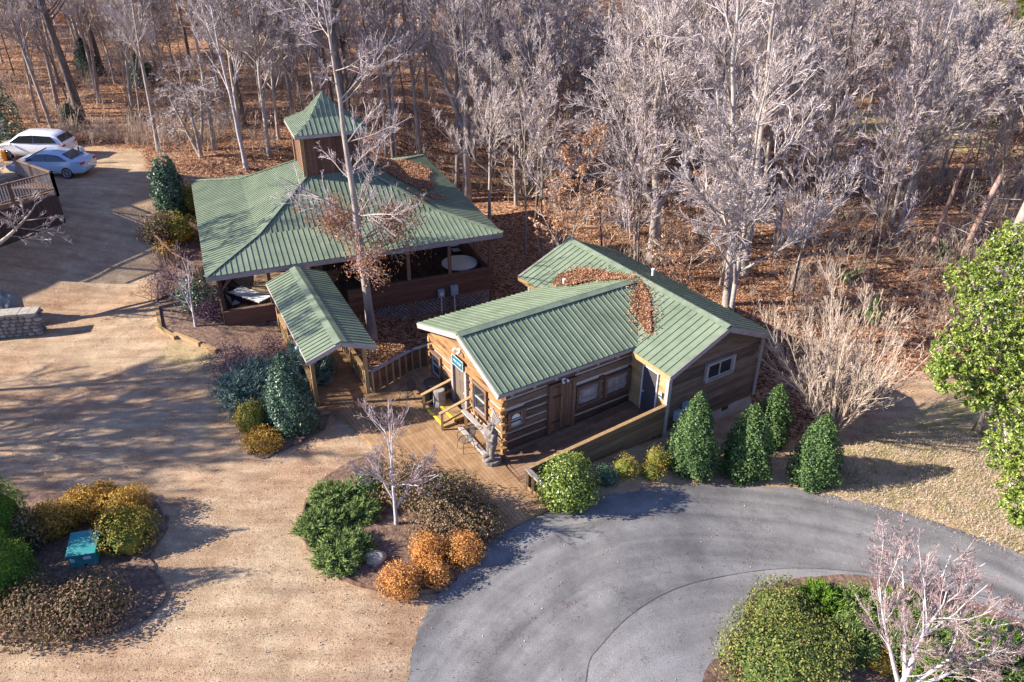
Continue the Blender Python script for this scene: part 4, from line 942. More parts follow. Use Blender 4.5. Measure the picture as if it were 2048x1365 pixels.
# ------------------------------------------------------------------ things on the deck
def wire_chair(p,yaw,label):
    f=Fr(p,yaw); t=thing('patio_chair',p,label,'chair','wrought iron patio chairs')
    g=G(); r=.24; n=20
    ring=[f(r*cos(a),r*sin(a),.43) for a in np.linspace(0,2*pi,n+1)]; g.tube(ring,.013,6)
    for s in np.linspace(-.2,.2,8):
        h=sqrt(max(r*r-s*s,0)); g.tube([f(s,-h,.43),f(s,h,.43)],.007,4); g.tube([f(-h,s,.43),f(h,s,.43)],.007,4)
    g.build('seat',M['iron'],t)
    g=G(); bk=lambda x,z:f(-.22-.12*(z-.43)/.45,x,z)
    ring=[bk(.2*cos(a)*(1.0),.69+.25*sin(a)) for a in np.linspace(0,2*pi,n+1)]; g.tube(ring,.012,6)
    for s in np.linspace(-1.2,1.2,9):
        P=[];
        for k in np.linspace(-1,1,2):
            pass
        x=s*.16
        for sg in (1,-1):
            q=[(x+sg*z,.69+z) for z in np.linspace(-.25,.25,15)]; q=[c for c in q if (c[0]/.2)**2+((c[1]-.69)/.25)**2<=1.0]
            if len(q)>1: g.tube([bk(*q[0]),bk(*q[-1])],.006,4)
    g.build('backrest',M['iron'],t)
    for s in (-1,1):
        g=G(); g.tube([f(.2,s*.17,.43),f(.25,s*.21,0)],.011,6); g.build('leg',M['iron'],t)
        g=G(); g.tube([f(-.18,s*.17,.43),f(-.27,s*.21,0)],.011,6); g.build('leg',M['iron'],t)
        g=G(); g.tube([f(-.28,s*.19,.68),f(-.05,s*.27,.66),f(.18,s*.26,.63),f(.2,s*.22,.43)],.011,6); g.build('armrest',M['iron'],t)
def onz(px,py,z): p=at(px,py,z); return [float(p[0]),float(p[1]),z]
wire_chair(onz(815,806,.02),-2.2,'black wrought iron patio chair standing alone in front of the deck fence')
wire_chair(onz(932,898,-.0),-2.5,'black wrought iron patio chair beside the entry steps and the grey rail')
p=onz(866,803,.02); t=thing('trash_can',p,'tall black trash can against the log gable, left of the tree stump','trash can')
g=G(); g.tube([[p[0],p[1],0.02],[p[0],p[1],.9]],[.22,.3],20); g.build('bin_body',M['plastic'],t)
g=G()
ring=[[p[0]+.31*cos(a),p[1]+.31*sin(a),.91] for a in np.linspace(0,2*pi,25)]; g.tube(ring,.035,6); g.build('rim',M['plastic'],t)
p=onz(879,817,.0); t=thing('tree_stump',p,'upright weathered log stump standing between trash can and entry steps','stump')
g=G(); g.tube([[p[0],p[1],-.02],[p[0]+.02,p[1],.4],[p[0],p[1]+.02,.86]],[.27,.24,.23],14); g.build('bark',M['carved'],t)
g=G(); g.tube([[p[0],p[1]+.02,.86],[p[0],p[1]+.02,.875]],.2,14); g.build('cut_top',M['fascia'],t)
# carved statue
p=onz(984,922,-.04); P0=np.array(p); sf=Fr(P0,.578+pi-.15)   # faces out from the corner
def statue():
    g=G(); f=sf
    L=lambda x,y,z:f(x,y,z)*1.0
    g.tube([L(0,0,0),L(0,0,.14)],[.36,.33],12)
    for s in (-1,1):
        g.tube([L(.02,s*.12,.12),L(.06,s*.12,.42),L(.0,s*.1,.8)],[.095,.1,.13],10)
        g.ell(L(.16,s*.13,.17),(.17,.1,.09),axes=[f.U,f.V,[0,0,1]])
    g.tube([L(0,0,.72),L(0,0,.95),L(0,0,1.22),L(-.01,0,1.38)],[.2,.2,.23,.13],14)
    for s in (-1,1):
        g.tube([L(0,s*.23,1.3),L(.08,s*.27,1.08),L(.19,s*.12,1.04),L(.22,-s*.05,1.06)],[.085,.075,.065,.05],8)
        g.tube([L(-.02,s*.16,1.62),L(.06,s*.17,1.4),L(.14,s*.1,1.15)],[.045,.05,.03],6)
    g.ell(L(.02,0,1.53),(.13,.115,.17),axes=[f.U,f.V,[0,0,1]]); g.ell(L(.15,0,1.51),(.045,.028,.055),axes=[f.U,f.V,[0,0,1]]); 
    g.tube([L(.1,-.05,1.42),L(.13,0,1.42),L(.1,.05,1.42)],.02,5)
    g.tube([L(-.1,-.15,1.66),L(.1,-.08,1.66),L(.13,0,1.66),L(.1,.08,1.66),L(-.1,.15,1.66)],.04,6)
    me=g.mesh('body',P0,True); me.materials.append(M['carved'])
    t=thing('carved_statue',P0,'carved grey wooden statue of a figure in a tall feather headdress at the cabin corner','statue')
    o=bpy.data.objects.new('body',me); COL.objects.link(o); o.parent=t
    md=o.modifiers.new('r','REMESH'); md.mode='VOXEL'; md.voxel_size=.018; md.use_smooth_shade=True
    g=G()
    for a in np.linspace(-1.25,1.25,13):
        b=L(.02-.05*abs(a),.12*sin(a),1.64); e=L(-.1-.12*abs(a)*.6,.4*sin(a)*1.0,1.66+.46*cos(a*.9)); g.beam(b,e,.06,.03,up=f.U)
        g.ell(e,(.035,.035,.03),8,5)
    g.build('headdress',M['carved'],t)
    g=G()
    for s in (-1,1): g.ell(L(.13,s*.048,1.555),(.02,.018,.014),8,6)
    g.build('eye',M['iron'],t)
statue()
# ------------------------------------------------------------------ utility box, walls, rocks
c=[gp(142,1140),gp(197,1131)]; d=c[1]-c[0]; d[2]=0; Lb=np.linalg.norm(d); d/=Lb; n=np.array([-d[1],d[0],0]); h=.62
P=c[0]+d*Lb/2+n*.42; z=float(terr(P[0],P[1])); t=thing('utility_box',[P[0],P[1],z],'teal-green metal electrical utility box with warning labels among the shrubs','utility box')
def bp(a,b,zz): return c[0]*[1,1,0]+d*a+n*b+np.array([0,0,z+zz])
g=G(); V=[bp(0,0,0),bp(Lb,0,0),bp(Lb,.85,0),bp(0,.85,0),bp(0,.06,.5),bp(Lb,.06,.5),bp(Lb,.85,h),bp(0,.85,h)]
g.add(V,[(0,1,5,4),(1,2,6,5),(2,3,7,6),(3,0,4,7),(4,5,6,7),(3,2,1,0)],var=.4); g.build('cabinet',M['trans'],t)
g=G(); g.add([bp(-.03,-.02,.47),bp(Lb+.03,-.02,.47),bp(Lb+.03,.88,h-.02),bp(-.03,.88,h-.02),bp(-.03,-.02,.53),bp(Lb+.03,-.02,.53),bp(Lb+.03,.88,h+.04),bp(-.03,.88,h+.04)],[(0,1,5,4),(1,2,6,5),(2,3,7,6),(3,0,4,7),(4,5,6,7),(3,2,1,0)],var=.6)
g.build('lid',M['trans'],t)
g=G(); g.beam(bp(.05,-.0,.3)-n*.0+n*.03,bp(.16,.0,.3)+n*.03,.02,.12); 
g.build('warning_label',M['label'],t); g=G(); g.beam(bp(.42,.015,.36),bp(.62,.015,.36),.02,.11); g.build('warning_label',M['label'],t)
g=G(); g.beam(bp(.4,.0,.1),bp(.48,.0,.1),.03,.05); g.build('lock',M['iron'],t)
# stone wall, boulder
wl=[gp(-160,690),gp(80,672)]; d=wl[1]-wl[0]; d[2]=0; LW=np.linalg.norm(d); d/=LW; n=np.array([-d[1],d[0],0]); z=float(terr(-21.5,30.6))
t=thing('stone_wall',[wl[1][0],wl[1][1],z],'rounded fieldstone wall with a flat capstone row at the left edge','wall')
g=G(); A=wl[0]*[1,1,0]+np.array([0,0,z]); g.box(A+d*LW/2+n*.3+[0,0,.5],(LW-.1,.52,1.05),d,n); g.build('mortar',M['mortar'],t)
g=G()
for side in range(2):
    for k in range(6):
        s=rng.random()*.2
        while s<LW-.05:
            w_=.2+.22*rng.random(); hh=.19
            g.ell(A+d*(s+w_/2)+n*(.06 if side==0 else .54)+[0,0,.1+k*.18],(w_/2,.09,hh/2),9,6,axes=[d,n,[0,0,1]]); s+=w_*.97
for k in range(6):
    for b in (.12,.32,.5): g.ell(A+d*(LW-.04)+n*b+[0,0,.1+k*.18],(.09,.13,.1),9,6,axes=[d,n,[0,0,1]])
g.build('stones',M['stone'],t)
g=G(); s=0
while s<LW: w_=.35+.25*rng.random(); g.box(A+d*(s+w_/2)+n*.3+[0,0,1.11+.02*rng.random()],(w_-.02,.7,.1),d,n); s+=w_
g.build('capstone',M['rock'],t)
def rockmesh(name,label,c,r,m,cat,seed=0):
    g=G(); nu,nv=20,14; rg=np.random.default_rng(seed); th=np.linspace(0,pi,nv+1); ph=np.arange(nu)*2*pi/nu
    T,Ph=np.meshgrid(th,ph,indexing='ij'); k=1+.12*np.sin(3*T+seed)*np.cos(2*Ph+1.3*seed)+.08*np.sin(5*Ph+T*4)+.03*rg.normal(size=T.shape)
    k[:, :]=k; k[0,:]=1; k[-1,:]=1
    V=np.stack([np.sin(T)*np.cos(Ph)*r[0]*k,np.sin(T)*np.sin(Ph)*r[1]*k,np.cos(T)*r[2]*k],-1).reshape(-1,3)+np.asarray(c,float)
    Q=[(i*nu+j,(i+1)*nu+j,(i+1)*nu+(j+1)%nu,i*nu+(j+1)%nu) for i in range(nv) for j in range(nu)]
    g.add(V,Q,var=.5); g.build(name,m,loc=c,label=label,cat=cat,smooth=True)
q=gp(14,650); rockmesh('boulder','big rounded mossy boulder behind the fieldstone wall',[q[0],q[1]+.3,z+.7],(.75,.6,.85),M['stone'],'boulder',2)
q=gp(752,1122); rockmesh('rock','pale rough rock in the shrub bed by the drive',[q[0],q[1],q[2]+.12],(.33,.24,.22),M['rock'],'rock',5)
q=gp(905,1062); rockmesh('rock','flat pale rock between the gold bushes and the brown shrub',[q[0],q[1],q[2]+.06],(.3,.16,.12),M['rock'],'rock',8)
q=gp(228,985+20); rockmesh('rock','small grey rock at the far edge of the utility box bed',[q[0],q[1],q[2]+.05],(.16,.12,.1),M['rock'],'rock',9)
# ------------------------------------------------------------------ raised deck at far left
D0=at(112,380,3.5); D1=at(-150,452,3.5); zt=float(terr(-26,41)); d=D1-D0; d[2]=0; LD=np.linalg.norm(d); d/=LD; n=np.array([d[1],-d[0],0]); n*= -1 if n[1]<0 else 1
dkz=3.45
t=thing('raised_deck',D0*[1,1,0]+[0,0,1.2],'raised wooden deck with dark skirt boards and a slatted railing beside the cars','deck')
A=D0*[1,1,0]
g=G()
for s in np.arange(0,LD,.15): g.box(A+d*(s+.075)+[0,0,(dkz+1.2)/2],(.135,.04,dkz-1.2),d,n)
for s in np.arange(0,4,.15): g.box(A+n*(s+.075)+[0,0,(dkz+1.2)/2],(.04,.135,dkz-1.2),d,n)
g.build('skirt',M['skirt_shadefloor'],t)
g=G()
for s in np.arange(0,LD,.14): g.box(A+d*(s+.07)+n*2+[0,0,dkz],(.13,4,.05),d,n)
g.build('floor',M['oldwood'],t)
for (a,b,l_) in ((A,d,LD),(A,n,4.0)):
    for o_ in (0,):
        g=G(); g.beam(a+[0,0,dkz+1.0],a+b*l_+[0,0,dkz+1.0],.14,.05); g.beam(a+[0,0,dkz+.12],a+b*l_+[0,0,dkz+.12],.05,.09); g.beam(a+[0,0,dkz-.1],a+b*l_+[0,0,dkz-.1],.06,.2); g.build('rail',M['oldwood'],t)
        g=G()
        for s in np.arange(.2,l_,.14): g.beam(a+b*s+[0,0,dkz+.12],a+b*s+[0,0,dkz+.98],.045,.045)
        g.build('baluster',M['fascia'],t,)
        for s in np.arange(0,l_,2.2): g=G(); g.beam(a+b*s+[0,0,dkz-.3],a+b*s+[0,0,dkz+1.05],.13,.13); g.build('post',M['oldwood'],t)
# ------------------------------------------------------------------ cars
def car(p,yaw,label,paint,suv=False,sc=1.0):
    f0=Fr(p,yaw); f=lambda x,y,z: f0(x*sc,y*sc,z*sc)
    t=thing('parked_car',p,label,'car'); L=4.8 if not suv else 4.6; h=1.45 if not suv else 1.62; W=.92
    if suv: prof=[(-2.3,.5,.95,.95),(-2.25,.35,1.02,1.05),(-1.9,.3,1.05,1.45),(-1.45,.28,1.05,1.6),(-.4,.26,1.04,1.64),(.5,.26,1.0,1.6),(1.35,.28,.98,1.0),(1.9,.3,.9,.92),(2.2,.35,.78,.8),(2.3,.45,.65,.66)]
    else: prof=[(-2.4,.45,.82,.84),(-2.33,.3,.98,1.0),(-1.85,.27,1.0,1.06),(-1.1,.25,.98,1.38),(-.5,.24,.96,1.45),(.3,.24,.94,1.42),(1.15,.25,.92,.97),(1.9,.27,.84,.86),(2.25,.32,.7,.72),(2.4,.42,.6,.61)]
    g=G(); V=[]
    for (x,zb,zs,zr) in prof:
        e=1-.16*max(0,(abs(x)-1.7)/.7)**2; w=W*e; cab_=max(0,min(1,(zr-zs)/.4)); wr=w*(1-.26*cab_)
        half=[(w*.9,zb),(w,zb+.12),(w*1.0,(zb+zs)/2),(w*.97,zs),(wr,zr-.05*cab_-.005),(wr*.86,zr)]
        ring=[(y,z) for y,z in half]+[(-y,z) for y,z in half[::-1]]
        V+= [f(x,y,z) for y,z in ring]
    m=12; Q=[]
    for i in range(len(prof)-1):
        for j in range(m-1): Q.append((i*m+j,(i+1)*m+j,(i+1)*m+j+1,i*m+j+1))
        Q.append((i*m+m-1,(i+1)*m+m-1,(i+1)*m,i*m))
    g.add(V,Q,N=[list(range(m)),[(len(prof)-1)*m+j for j in range(m)][::-1]],var=.5)
    b=g.build('body',paint,t,smooth=True)
    # glass
    def gl(pts,name='window',m=M['glass'],parent=t,off=.012):
        g=G(); P=[np.asarray(q) for q in pts]; nn=np.cross(P[1]-P[0],P[2]-P[0]); nn/=np.linalg.norm(nn); cc=f(0,0,.7)
        if nn@(P[0]-cc)<0: nn=-nn
        g.prism([q-nn*.02 for q in P],nn*(.02+off)); g.build(name,m,parent)
    if suv:
        side=lambda s:[[(-1.95,s*.885,1.1),(-1.6,s*.76,1.48),(-.5,s*.735,1.54),(-.5,s*.9,1.08)],[(-.44,s*.9,1.08),(-.44,s*.735,1.54),(.4,s*.75,1.5),(1.12,s*.86,1.08)]]
        rear=[(-2.2,.7,1.12),(-2.2,-.7,1.12),(-1.93,-.6,1.45),(-1.93,.6,1.45)]; wind=[(1.25,.74,1.06),(1.25,-.74,1.06),(.6,-.6,1.54),(.6,.6,1.54)]
        tl=[(-2.28,.9,1.0),(-2.3,.6,.98),(-2.29,.6,.86),(-2.26,.9,.88)]
    else:
        side=lambda s:[[(-1.6,s*.885,1.03),(-1.05,s*.72,1.3),(-.35,s*.7,1.38),(-.35,s*.89,1.01)],[(-.29,s*.89,1.01),(-.29,s*.7,1.38),(.3,s*.705,1.36),(1.0,s*.87,1.0)]]
        rear=[(-1.75,.66,1.1),(-1.75,-.66,1.1),(-1.2,-.55,1.35),(-1.2,.55,1.35)]; wind=[(1.08,.7,1.02),(1.08,-.7,1.02),(.4,-.57,1.38),(.4,.57,1.38)]
        tl=[(-2.35,.86,.97),(-2.37,.5,.95),(-2.38,.5,.82),(-2.36,.86,.84)]
    for s in (-1,1):
        for k,q in enumerate(side(s)): gl([f(*v) for v in q],'side_window',off=.03)
        q=[(v[0]-.03,v[1]*s,v[2]) for v in tl]; gl([f(*v) for v in q],'tail_light',M['red'],off=.03)
    gl([f(*v) for v in rear],'rear_window',off=.05); gl([f(*v) for v in wind],'windscreen',off=.05)
    g=G(); g.box(f(-2.42 if not suv else -2.34,0,.72),(.03*sc,.5*sc,.13*sc),f0.U,f0.V); g.build('number_plate',M['white'],t)
    for x in (-1.42,1.42):
        for s in (-1,1):
            g=G(); g.tube([f(x,s*.72,.33),f(x,s*.93,.33)],.335*sc,24); wq=g.build('wheel',M['tyre'],t)
            g=G(); g.tube([f(x,s*.925,.33),f(x,s*.945,.33)],.09*sc,12)
            for a in np.arange(10)*2*pi/10: g.beam(f(x,s*.94,.33),f(x+.23*cos(a),s*.94,.33+.23*sin(a)),.035*sc,.03*sc)
            ring=[f(x+.235*cos(a),s*.938,.33+.235*sin(a)) for a in np.linspace(0,2*pi,25)]; g.tube(ring,.02*sc,6); g.build('rim',M['rim'],wq)
    for s in (-1,1): g=G(); g.ell(f(.95,s*1.02,1.02),(.08,.1,.07)); g.build('wing_mirror',paint,t,smooth=True)
pr_=gp(137,358)   # rear wheel on the camera side
yaw=radians(176)
def carpos(whl,yaw,side=1):
    u=np.array([cos(yaw),sin(yaw)]); v=np.array([-sin(yaw),cos(yaw)])
    q=whl[:2]+u*1.42+v*(.93*side); return [q[0],q[1],float(terr(q[0],q[1]))]
car(carpos(pr_,yaw,-1),yaw,'light blue-silver sedan parked in the shade beside the raised deck',M['carblue'],sc=1.0)
q=gp(84,332); car(carpos(q+np.array([.1,1.0,0]),yaw,-1),yaw+.03,'white hatchback SUV parked behind the blue-silver sedan',M['carwhite'],suv=True,sc=1.0)
q=gp(165,328); t=thing('round_sign',q,'small white rounded panel with a dark upright post beyond the sedan boot','sign')
g=G(); g.tube([q,q+[0,0,1.1]],.05,8); g.build('post',M['iron'],t); g=G(); g.tube([q+[0,.06,.75],q+[0,.1,.75]],.36,20); g.build('panel',M['white'],t)
q=gp(10,322); t=thing('marker_barrel',q,'orange-yellow barrel half hidden by branches at the far left','barrel')
g=G(); g.tube([q,q+[0,0,.3],q+[0,0,.6]],[.16,.18,.14],14); g.build('drum',M['orangeplastic'],t); g=G(); g.tube([q+[0,0,.6],q+[0,0,.68]],.04,8); g.build('handle',M['iron'],t)
# ------------------------------------------------------------------ buildings beyond the left edge of the view; they shade the yard
def shed(xe,Ta,Tb,label,L_=9):
    d=np.array(to_sun); A=Ta+d*((xe-Ta[0])/d[0]); B=Tb+d*((xe-Tb[0])/d[0])
    zb=float(terr(xe,(A[1]+B[1])/2)); t=thing('lodge_building',[xe-L_/2,(A[1]+B[1])/2,zb],label,'building')
    g=G(); V=[[xe,B[1],-1],[xe,A[1],-1],[xe,A[1],A[2]-.06],[xe,B[1],B[2]-.06]]; g.prism(V,[-L_,0,0]); g.build('wall',M['siding'],t)
    g=G(); metal_panel(g,[[xe+.05,B[1],B[2]],[xe+.05,A[1],A[2]],[xe-L_,A[1],A[2]],[xe-L_,B[1],B[2]]],(B-A)/np.linalg.norm(B-A),sp=.5); g.build('roof',M['metal'],t)
    for k in range(3): g=G(); g.box([xe+.02,B[1]+1.2+k*2.2,3.5],(.06,1.2,1.4)); w_=g.build('window',M['fascia'],t); g=G(); g.box([xe+.055,B[1]+1.2+k*2.2,3.5],(.03,1.0,1.2)); g.build('pane',M['glass'],w_)
shed(-37.6,gp(440,360),gp(118,449),'tall lodge with a mono-pitch roof, farther one left of the yard')
shed(-37.2,gp(316,463),gp(25,606),'tall lodge with a mono-pitch roof, nearer one left of the yard')

# ------------------------------------------------------------------ shrubs
def lump(h,ph,seed):
    return 1+.12*np.sin(2*ph+seed+3*h)+.09*np.sin(5*ph-seed*2+9*h)+.07*np.sin(9*ph+11*h+seed)+.06*np.sin(17*h+3*ph+seed)
def prof(shape,h):
    if shape=='ball': return np.sqrt(np.clip(1-(1.85*h-.85)**2,0,1))
    if shape=='cone': return np.clip((1-h**1.8),0,1)**.7*(.88+.12*np.minimum(1,h*8))*1.0
    if shape=='spire': return np.clip(1-h,0,1)**.8*(.85+.15*np.minimum(1,h*10))
    if shape=='dome': return np.sqrt(np.clip(1-h**2.2,0,1))
def bush(name,label,cat,base,R,H,m,n=4000,leaf=.07,shape='ball',asp=.55,seed=None,group=None,skx=1,yaw=0,core=True,parent=None,thick=.32,rnd=.9,z0=0,build=True,g=None):
    seed=rng.random()*9 if seed is None else seed; base=np.asarray(base,float)
    own=g is None
    if shape=='ball': R=R*1.2
    if own: g=G()
    if shape=='ball':
        u=rng.random(n); h=np.clip(np.arccos(1-2*u)/pi*1.0,0,1); h=(1-np.cos(h*pi))/2; h=.02+.98*h
    else:
        h=rng.random(n*3); k=rng.random(n*3)<prof(shape,h)+.18; h=h[k][:n]; n=len(h)
    ph=rng.random(n)*2*pi; r=prof(shape,h)*R*lump(h,ph,seed)*(1+.07*(rng.random(n)<.1)*rng.random(n)-thick*rng.random(n)**2)
    if shape!='cone':
        zz=h*H*lump(h,ph,seed+1)**.5
    else: zz=h*H
    x=r*np.cos(ph)*skx; y=r*np.sin(ph); c,s=cos(yaw),sin(yaw)
    if shape=='ball':
        nl=6; la=rng.random(nl)*6.28; lo=.42*R*rng.random(nl)**.5; lh=.72+.3*rng.random(nl); li=rng.integers(0,nl,n); ls=.62+.16*rng.random(nl)
        x=x*ls[li]+lo[li]*np.cos(la[li]); y=y*ls[li]+lo[li]*np.sin(la[li]); zz=zz*lh[li]
    gap=np.sin(6*ph+9*h*(H/max(R,.1))+seed)*np.sin(4*ph-13*h+2*seed)>.62; zz=np.where(gap,zz,zz); x=np.where(gap,x*.86,x); y=np.where(gap,y*.86,y)
    P=np.stack([x*c-y*s,x*s+y*c,zz+z0],1)+base
    Nn=np.stack([(x*c-y*s)/R,(x*s+y*c)/R,(h-(.35 if shape!='cone' else -.1))*1.2],1); Nn/=np.linalg.norm(Nn,axis=1,keepdims=True)+1e-6
    g.leaves(P+Nn*rng.normal(size=(n,1))*leaf*.4,leaf*(.7+.6*rng.random(n)),Nrm=Nn*1.1,rnd=rnd*.75,asp=asp,var=np.clip(rng.random(n),0,1))
    if core:
        nu,nv=16,10; hh=np.linspace(0.0,1,nv+1); T,Ph=np.meshgrid(hh,np.arange(nu)*2*pi/nu,indexing='ij')
        rr_=prof(shape,T)*R*(.62 if shape=='ball' else .8)*lump(T,Ph,seed); X_=rr_*np.cos(Ph)*skx; Y_=rr_*np.sin(Ph)
        V=np.stack([X_*c-Y_*s,X_*s+Y_*c,T*H*(.7 if shape=='ball' else .84)+z0],-1).reshape(-1,3)+base
        g.add(V,[(i*nu+j,i*nu+(j+1)%nu,(i+1)*nu+(j+1)%nu,(i+1)*nu+j) for i in range(nv) for j in range(nu)],var=.12)  # core takes a dark leaf tone as painted shade between the leaves
    if own and build: return g.build(name,m,loc=base,label=label,cat=cat,group=group)
    return g
def blades(name,label,cat,base,R,H,m,n=2500,ln=.35,wd=.03,seed=0,skx=1,yaw=0,up=.6,group=None,lean=(0,0)):
    """feathery sprays: outward arching tufts of narrow leaves"""
    base=np.asarray(base,float); nb=max(12,n//70); g=G()
    ph=rng.random(nb)*2*pi; el=np.arccos(rng.random(nb)**.8)*.98; 
    D=np.stack([np.cos(ph)*np.sin(el)*skx,np.sin(ph)*np.sin(el),np.cos(el)],1); c,s=cos(yaw),sin(yaw)
    D=np.stack([D[:,0]*c-D[:,1]*s,D[:,0]*s+D[:,1]*c,D[:,2]],1)
    rad=.65+.45*rng.random(nb)
    P=[];DD=[]
    for k in range(nb):
        m_=n//nb; t=.3+.7*rng.random(m_)**.6; tip=D[k]*rad[k]*np.array([R,R,H]); 
        q=tip*t[:,None]; q=q+rng.normal(size=(m_,3))*np.array([.1,.1,.07])*R*.55
        d=D[k]*np.array([1,1,.5])+np.array([lean[0],lean[1],up])*.6; d=d/np.linalg.norm(d); P.append(q); DD.append(np.tile(d,(m_,1)))
    P=np.vstack(P)+base; DD=np.vstack(DD); P[:,2]=np.maximum(P[:,2],base[2]+.03)
    g.leaves(P,ln*(.6+.7*rng.random(len(P))),rnd=1,asp=wd/ln*2.2,dirs=DD)
    g2=bush('','', '',base,R*.72,H*.62,m,n=10,shape='dome',seed=seed,skx=skx,yaw=yaw,g=g,leaf=.05)
    g.build(name,m,loc=base,label=label,cat=cat,group=group)
def G3(px,py): return gp(px,py)
H_='holly_bush'
bush(H_,'tall cone-shaped holly beside the meter boxes, leftmost of the four cones','bush',G3(1380,940),.86,3.35,M['holly'],9000,.085,'cone',group='cone shaped hollies')
bush(H_,'broad cone-shaped holly in the middle of the row below the wing foundation','bush',G3(1487,948),.86,3.05,M['holly'],8500,.085,'cone',group='cone shaped hollies')
bush(H_,'cone-shaped holly set back by the wing corner, behind the broad one','bush',G3(1538,888),.68,2.7,M['holly'],5500,.085,'cone',group='cone shaped hollies')
bush(H_,'cone-shaped holly standing apart at the right, near the bare multi-stem tree','bush',G3(1624,962),.84,2.9,M['holly'],7000,.085,'cone',group='cone shaped hollies')
bush('round_bush','big round glossy bright green bush by the ramp end fence','bush',G3(1130,1005),.95,1.95,M['bright'],9000,.09,'ball')
bush('low_bush','low dark green bush in the shade, nearest the round glossy bush','bush',G3(1213,968),.42,.75,M['hollydark'],1200,.06,'ball',group='low bushes under the ramp')
bush('low_bush','low yellow-green bush under the ramp fence, left of the double one','bush',G3(1248,950),.45,.85,M['goldgreen'],1500,.055,'ball',group='low bushes under the ramp')
bush('low_bush','small yellow-green bush nearest the drive, left of the tall leftmost holly','bush',G3(1300,955),.4,.75,M['goldgreen'],1200,.055,'ball',group='low bushes under the ramp')
bush('low_bush','small yellow-green bush tucked closer to the ramp, left of the tall leftmost holly','bush',G3(1311,932),.42,.85,M['goldgreen'],1300,.055,'ball',group='low bushes under the ramp')
bush(H_,'large dark cone-shaped holly beside the entrance of the covered walkway','bush',G3(585,852),1.02,3.2,M['hollydark'],10000,.09,'cone',seed=2)
blades('juniper_bush','spreading blue-green juniper left of the dark holly','bush',G3(515,795),1.75,1.5,M['junblue'],19000,.24,.016,up=.6,lean=(.5,.2))
blades('juniper_bush','blue-green juniper behind the dark holly, against the walkway posts','bush',G3(618,760),1.25,1.9,M['junblue'],12000,.24,.016,up=.8,lean=(.5,.3))
bush('purple_bush','loose purple-leaved shrub at the bed corner above the junipers','bush',G3(478,752),1.15,1.5,M['purple'],3200,.075,'ball',core=False,thick=.75)
bush('purple_bush','small purple-leaved shrub close to the walkway, behind the blue-green junipers','bush',G3(545,715),.7,1.0,M['purple'],1200,.075,'ball',core=False,thick=.75)
bush('golden_bush','yellow-green upright shrub between junipers and the low golden one','bush',G3(512,862),.62,1.35,M['goldgreen'],3200,.07,'ball')
bush('golden_bush','low round golden shrub at the foot of the dark holly','bush',G3(528,893),.62,.8,M['gold'],3000,.07,'ball')
# shrub bed by the drive
for (px,py,R_,H_2,l) in ((803,1178,.56,.95,'orange-gold ball shrub, lowest one at the edge of the drive bed'),(868,1160,.46,.72,'small orange-gold ball shrub between the lowest and the right one'),(855,1118,.52,.95,'orange-gold ball shrub behind the small one, next to the flat rock'),(930,1118,.62,1.1,'largest orange-gold ball shrub, rightmost beside the asphalt')):
    bush('golden_bush',l,'bush',G3(px,py),R_,H_2,M['orange'],3800,.065,'ball',group='orange gold shrubs in the drive bed')
blades('juniper_bush','front green juniper at the lower left of the drive bed','bush',G3(688,1112),1.0,.65,M['juniper'],15000,.17,.012,up=.5)
blades('juniper_bush','green juniper at the left edge of the drive bed','bush',G3(645,1060),.9,.55,M['juniper'],13000,.17,.012,up=.5)
blades('juniper_bush','green juniper at the upper left of the drive bed, behind the others','bush',G3(668,1006),.95,.6,M['juniper'],13000,.17,.012,up=.5)
blades('juniper_bush','green juniper touching the white birch in the drive bed','bush',G3(722,1030),.75,.55,M['juniper'],9000,.17,.012,up=.5)
bush('mixed_bush','green shrub behind the white birch trunk','bush',G3(825,985),1.1,1.3,M['mixed'],6000,.08,'ball',core=False,thick=.6,seed=1)
bush('green_bush','small green shrub nearest the planks behind the birch','bush',G3(745,980),.75,.85,M['holly'],2600,.08,'ball',core=False,thick=.6)
bush('mixed_bush','wide brown-leaved shrub between birch and boardwalk','bush',G3(905,1040),1.3,1.25,M['mixed'],7500,.085,'ball',core=False,thick=.65,seed=4)
bush('mixed_bush','brown-leaved shrub at the foot of the boardwalk by the asphalt','bush',G3(955,1065),.85,1.05,M['mixed'],4200,.085,'ball',core=False,thick=.65,seed=6)
bush('green_bush','green patch of shrub in the middle of the drive bed','bush',G3(880,1000),.8,.9,M['holly'],2600,.08,'ball',core=False,thick=.6)
# bed round the utility box
for (px,py,R_,H_2,l,m) in ((108,1058,.72,1.1,'gold-green clipped shrub behind the utility box, leftmost of the clump','gold'),(176,1032,.7,1.1,'gold-green clipped shrub directly behind the utility box','gold'),(253,1034,.72,1.2,'gold-tipped round shrub at the top right of the box clump','gold'),(262,1092,.75,1.3,'round shrub with gold top and green side right of the utility box','goldgreen'),(212,1010,.5,.8,'small golden shrub at the back of the box clump','gold')):
    bush('golden_bush',l,'bush',G3(px,py),R_,H_2,M[m],5200,.07,'ball',group='gold shrubs round the utility box')
bush('arborvitae','tall bright green arborvitae cone at the left edge, farther one','tree',G3(8,1098),1.3,3.6,M['arbor'],14000,.07,'spire',asp=.4)
bush('arborvitae','tall bright green arborvitae cone at the left edge, nearer one','tree',G3(-6,1188),1.3,3.6,M['arbor'],14000,.07,'spire',asp=.4)
bush('silvery_bush','pale green leafy shrub between the two arborvitae cones','bush',G3(45,1105),.7,1.5,M['mixed'],2600,.08,'ball',core=False,thick=.6)
bush('mixed_bush','sprawling pink-brown leafy shrub below the utility box','bush',G3(180,1235),1.15,1.0,M['mixed'],6000,.085,'ball',core=False,thick=.6,seed=2,skx=1.2)
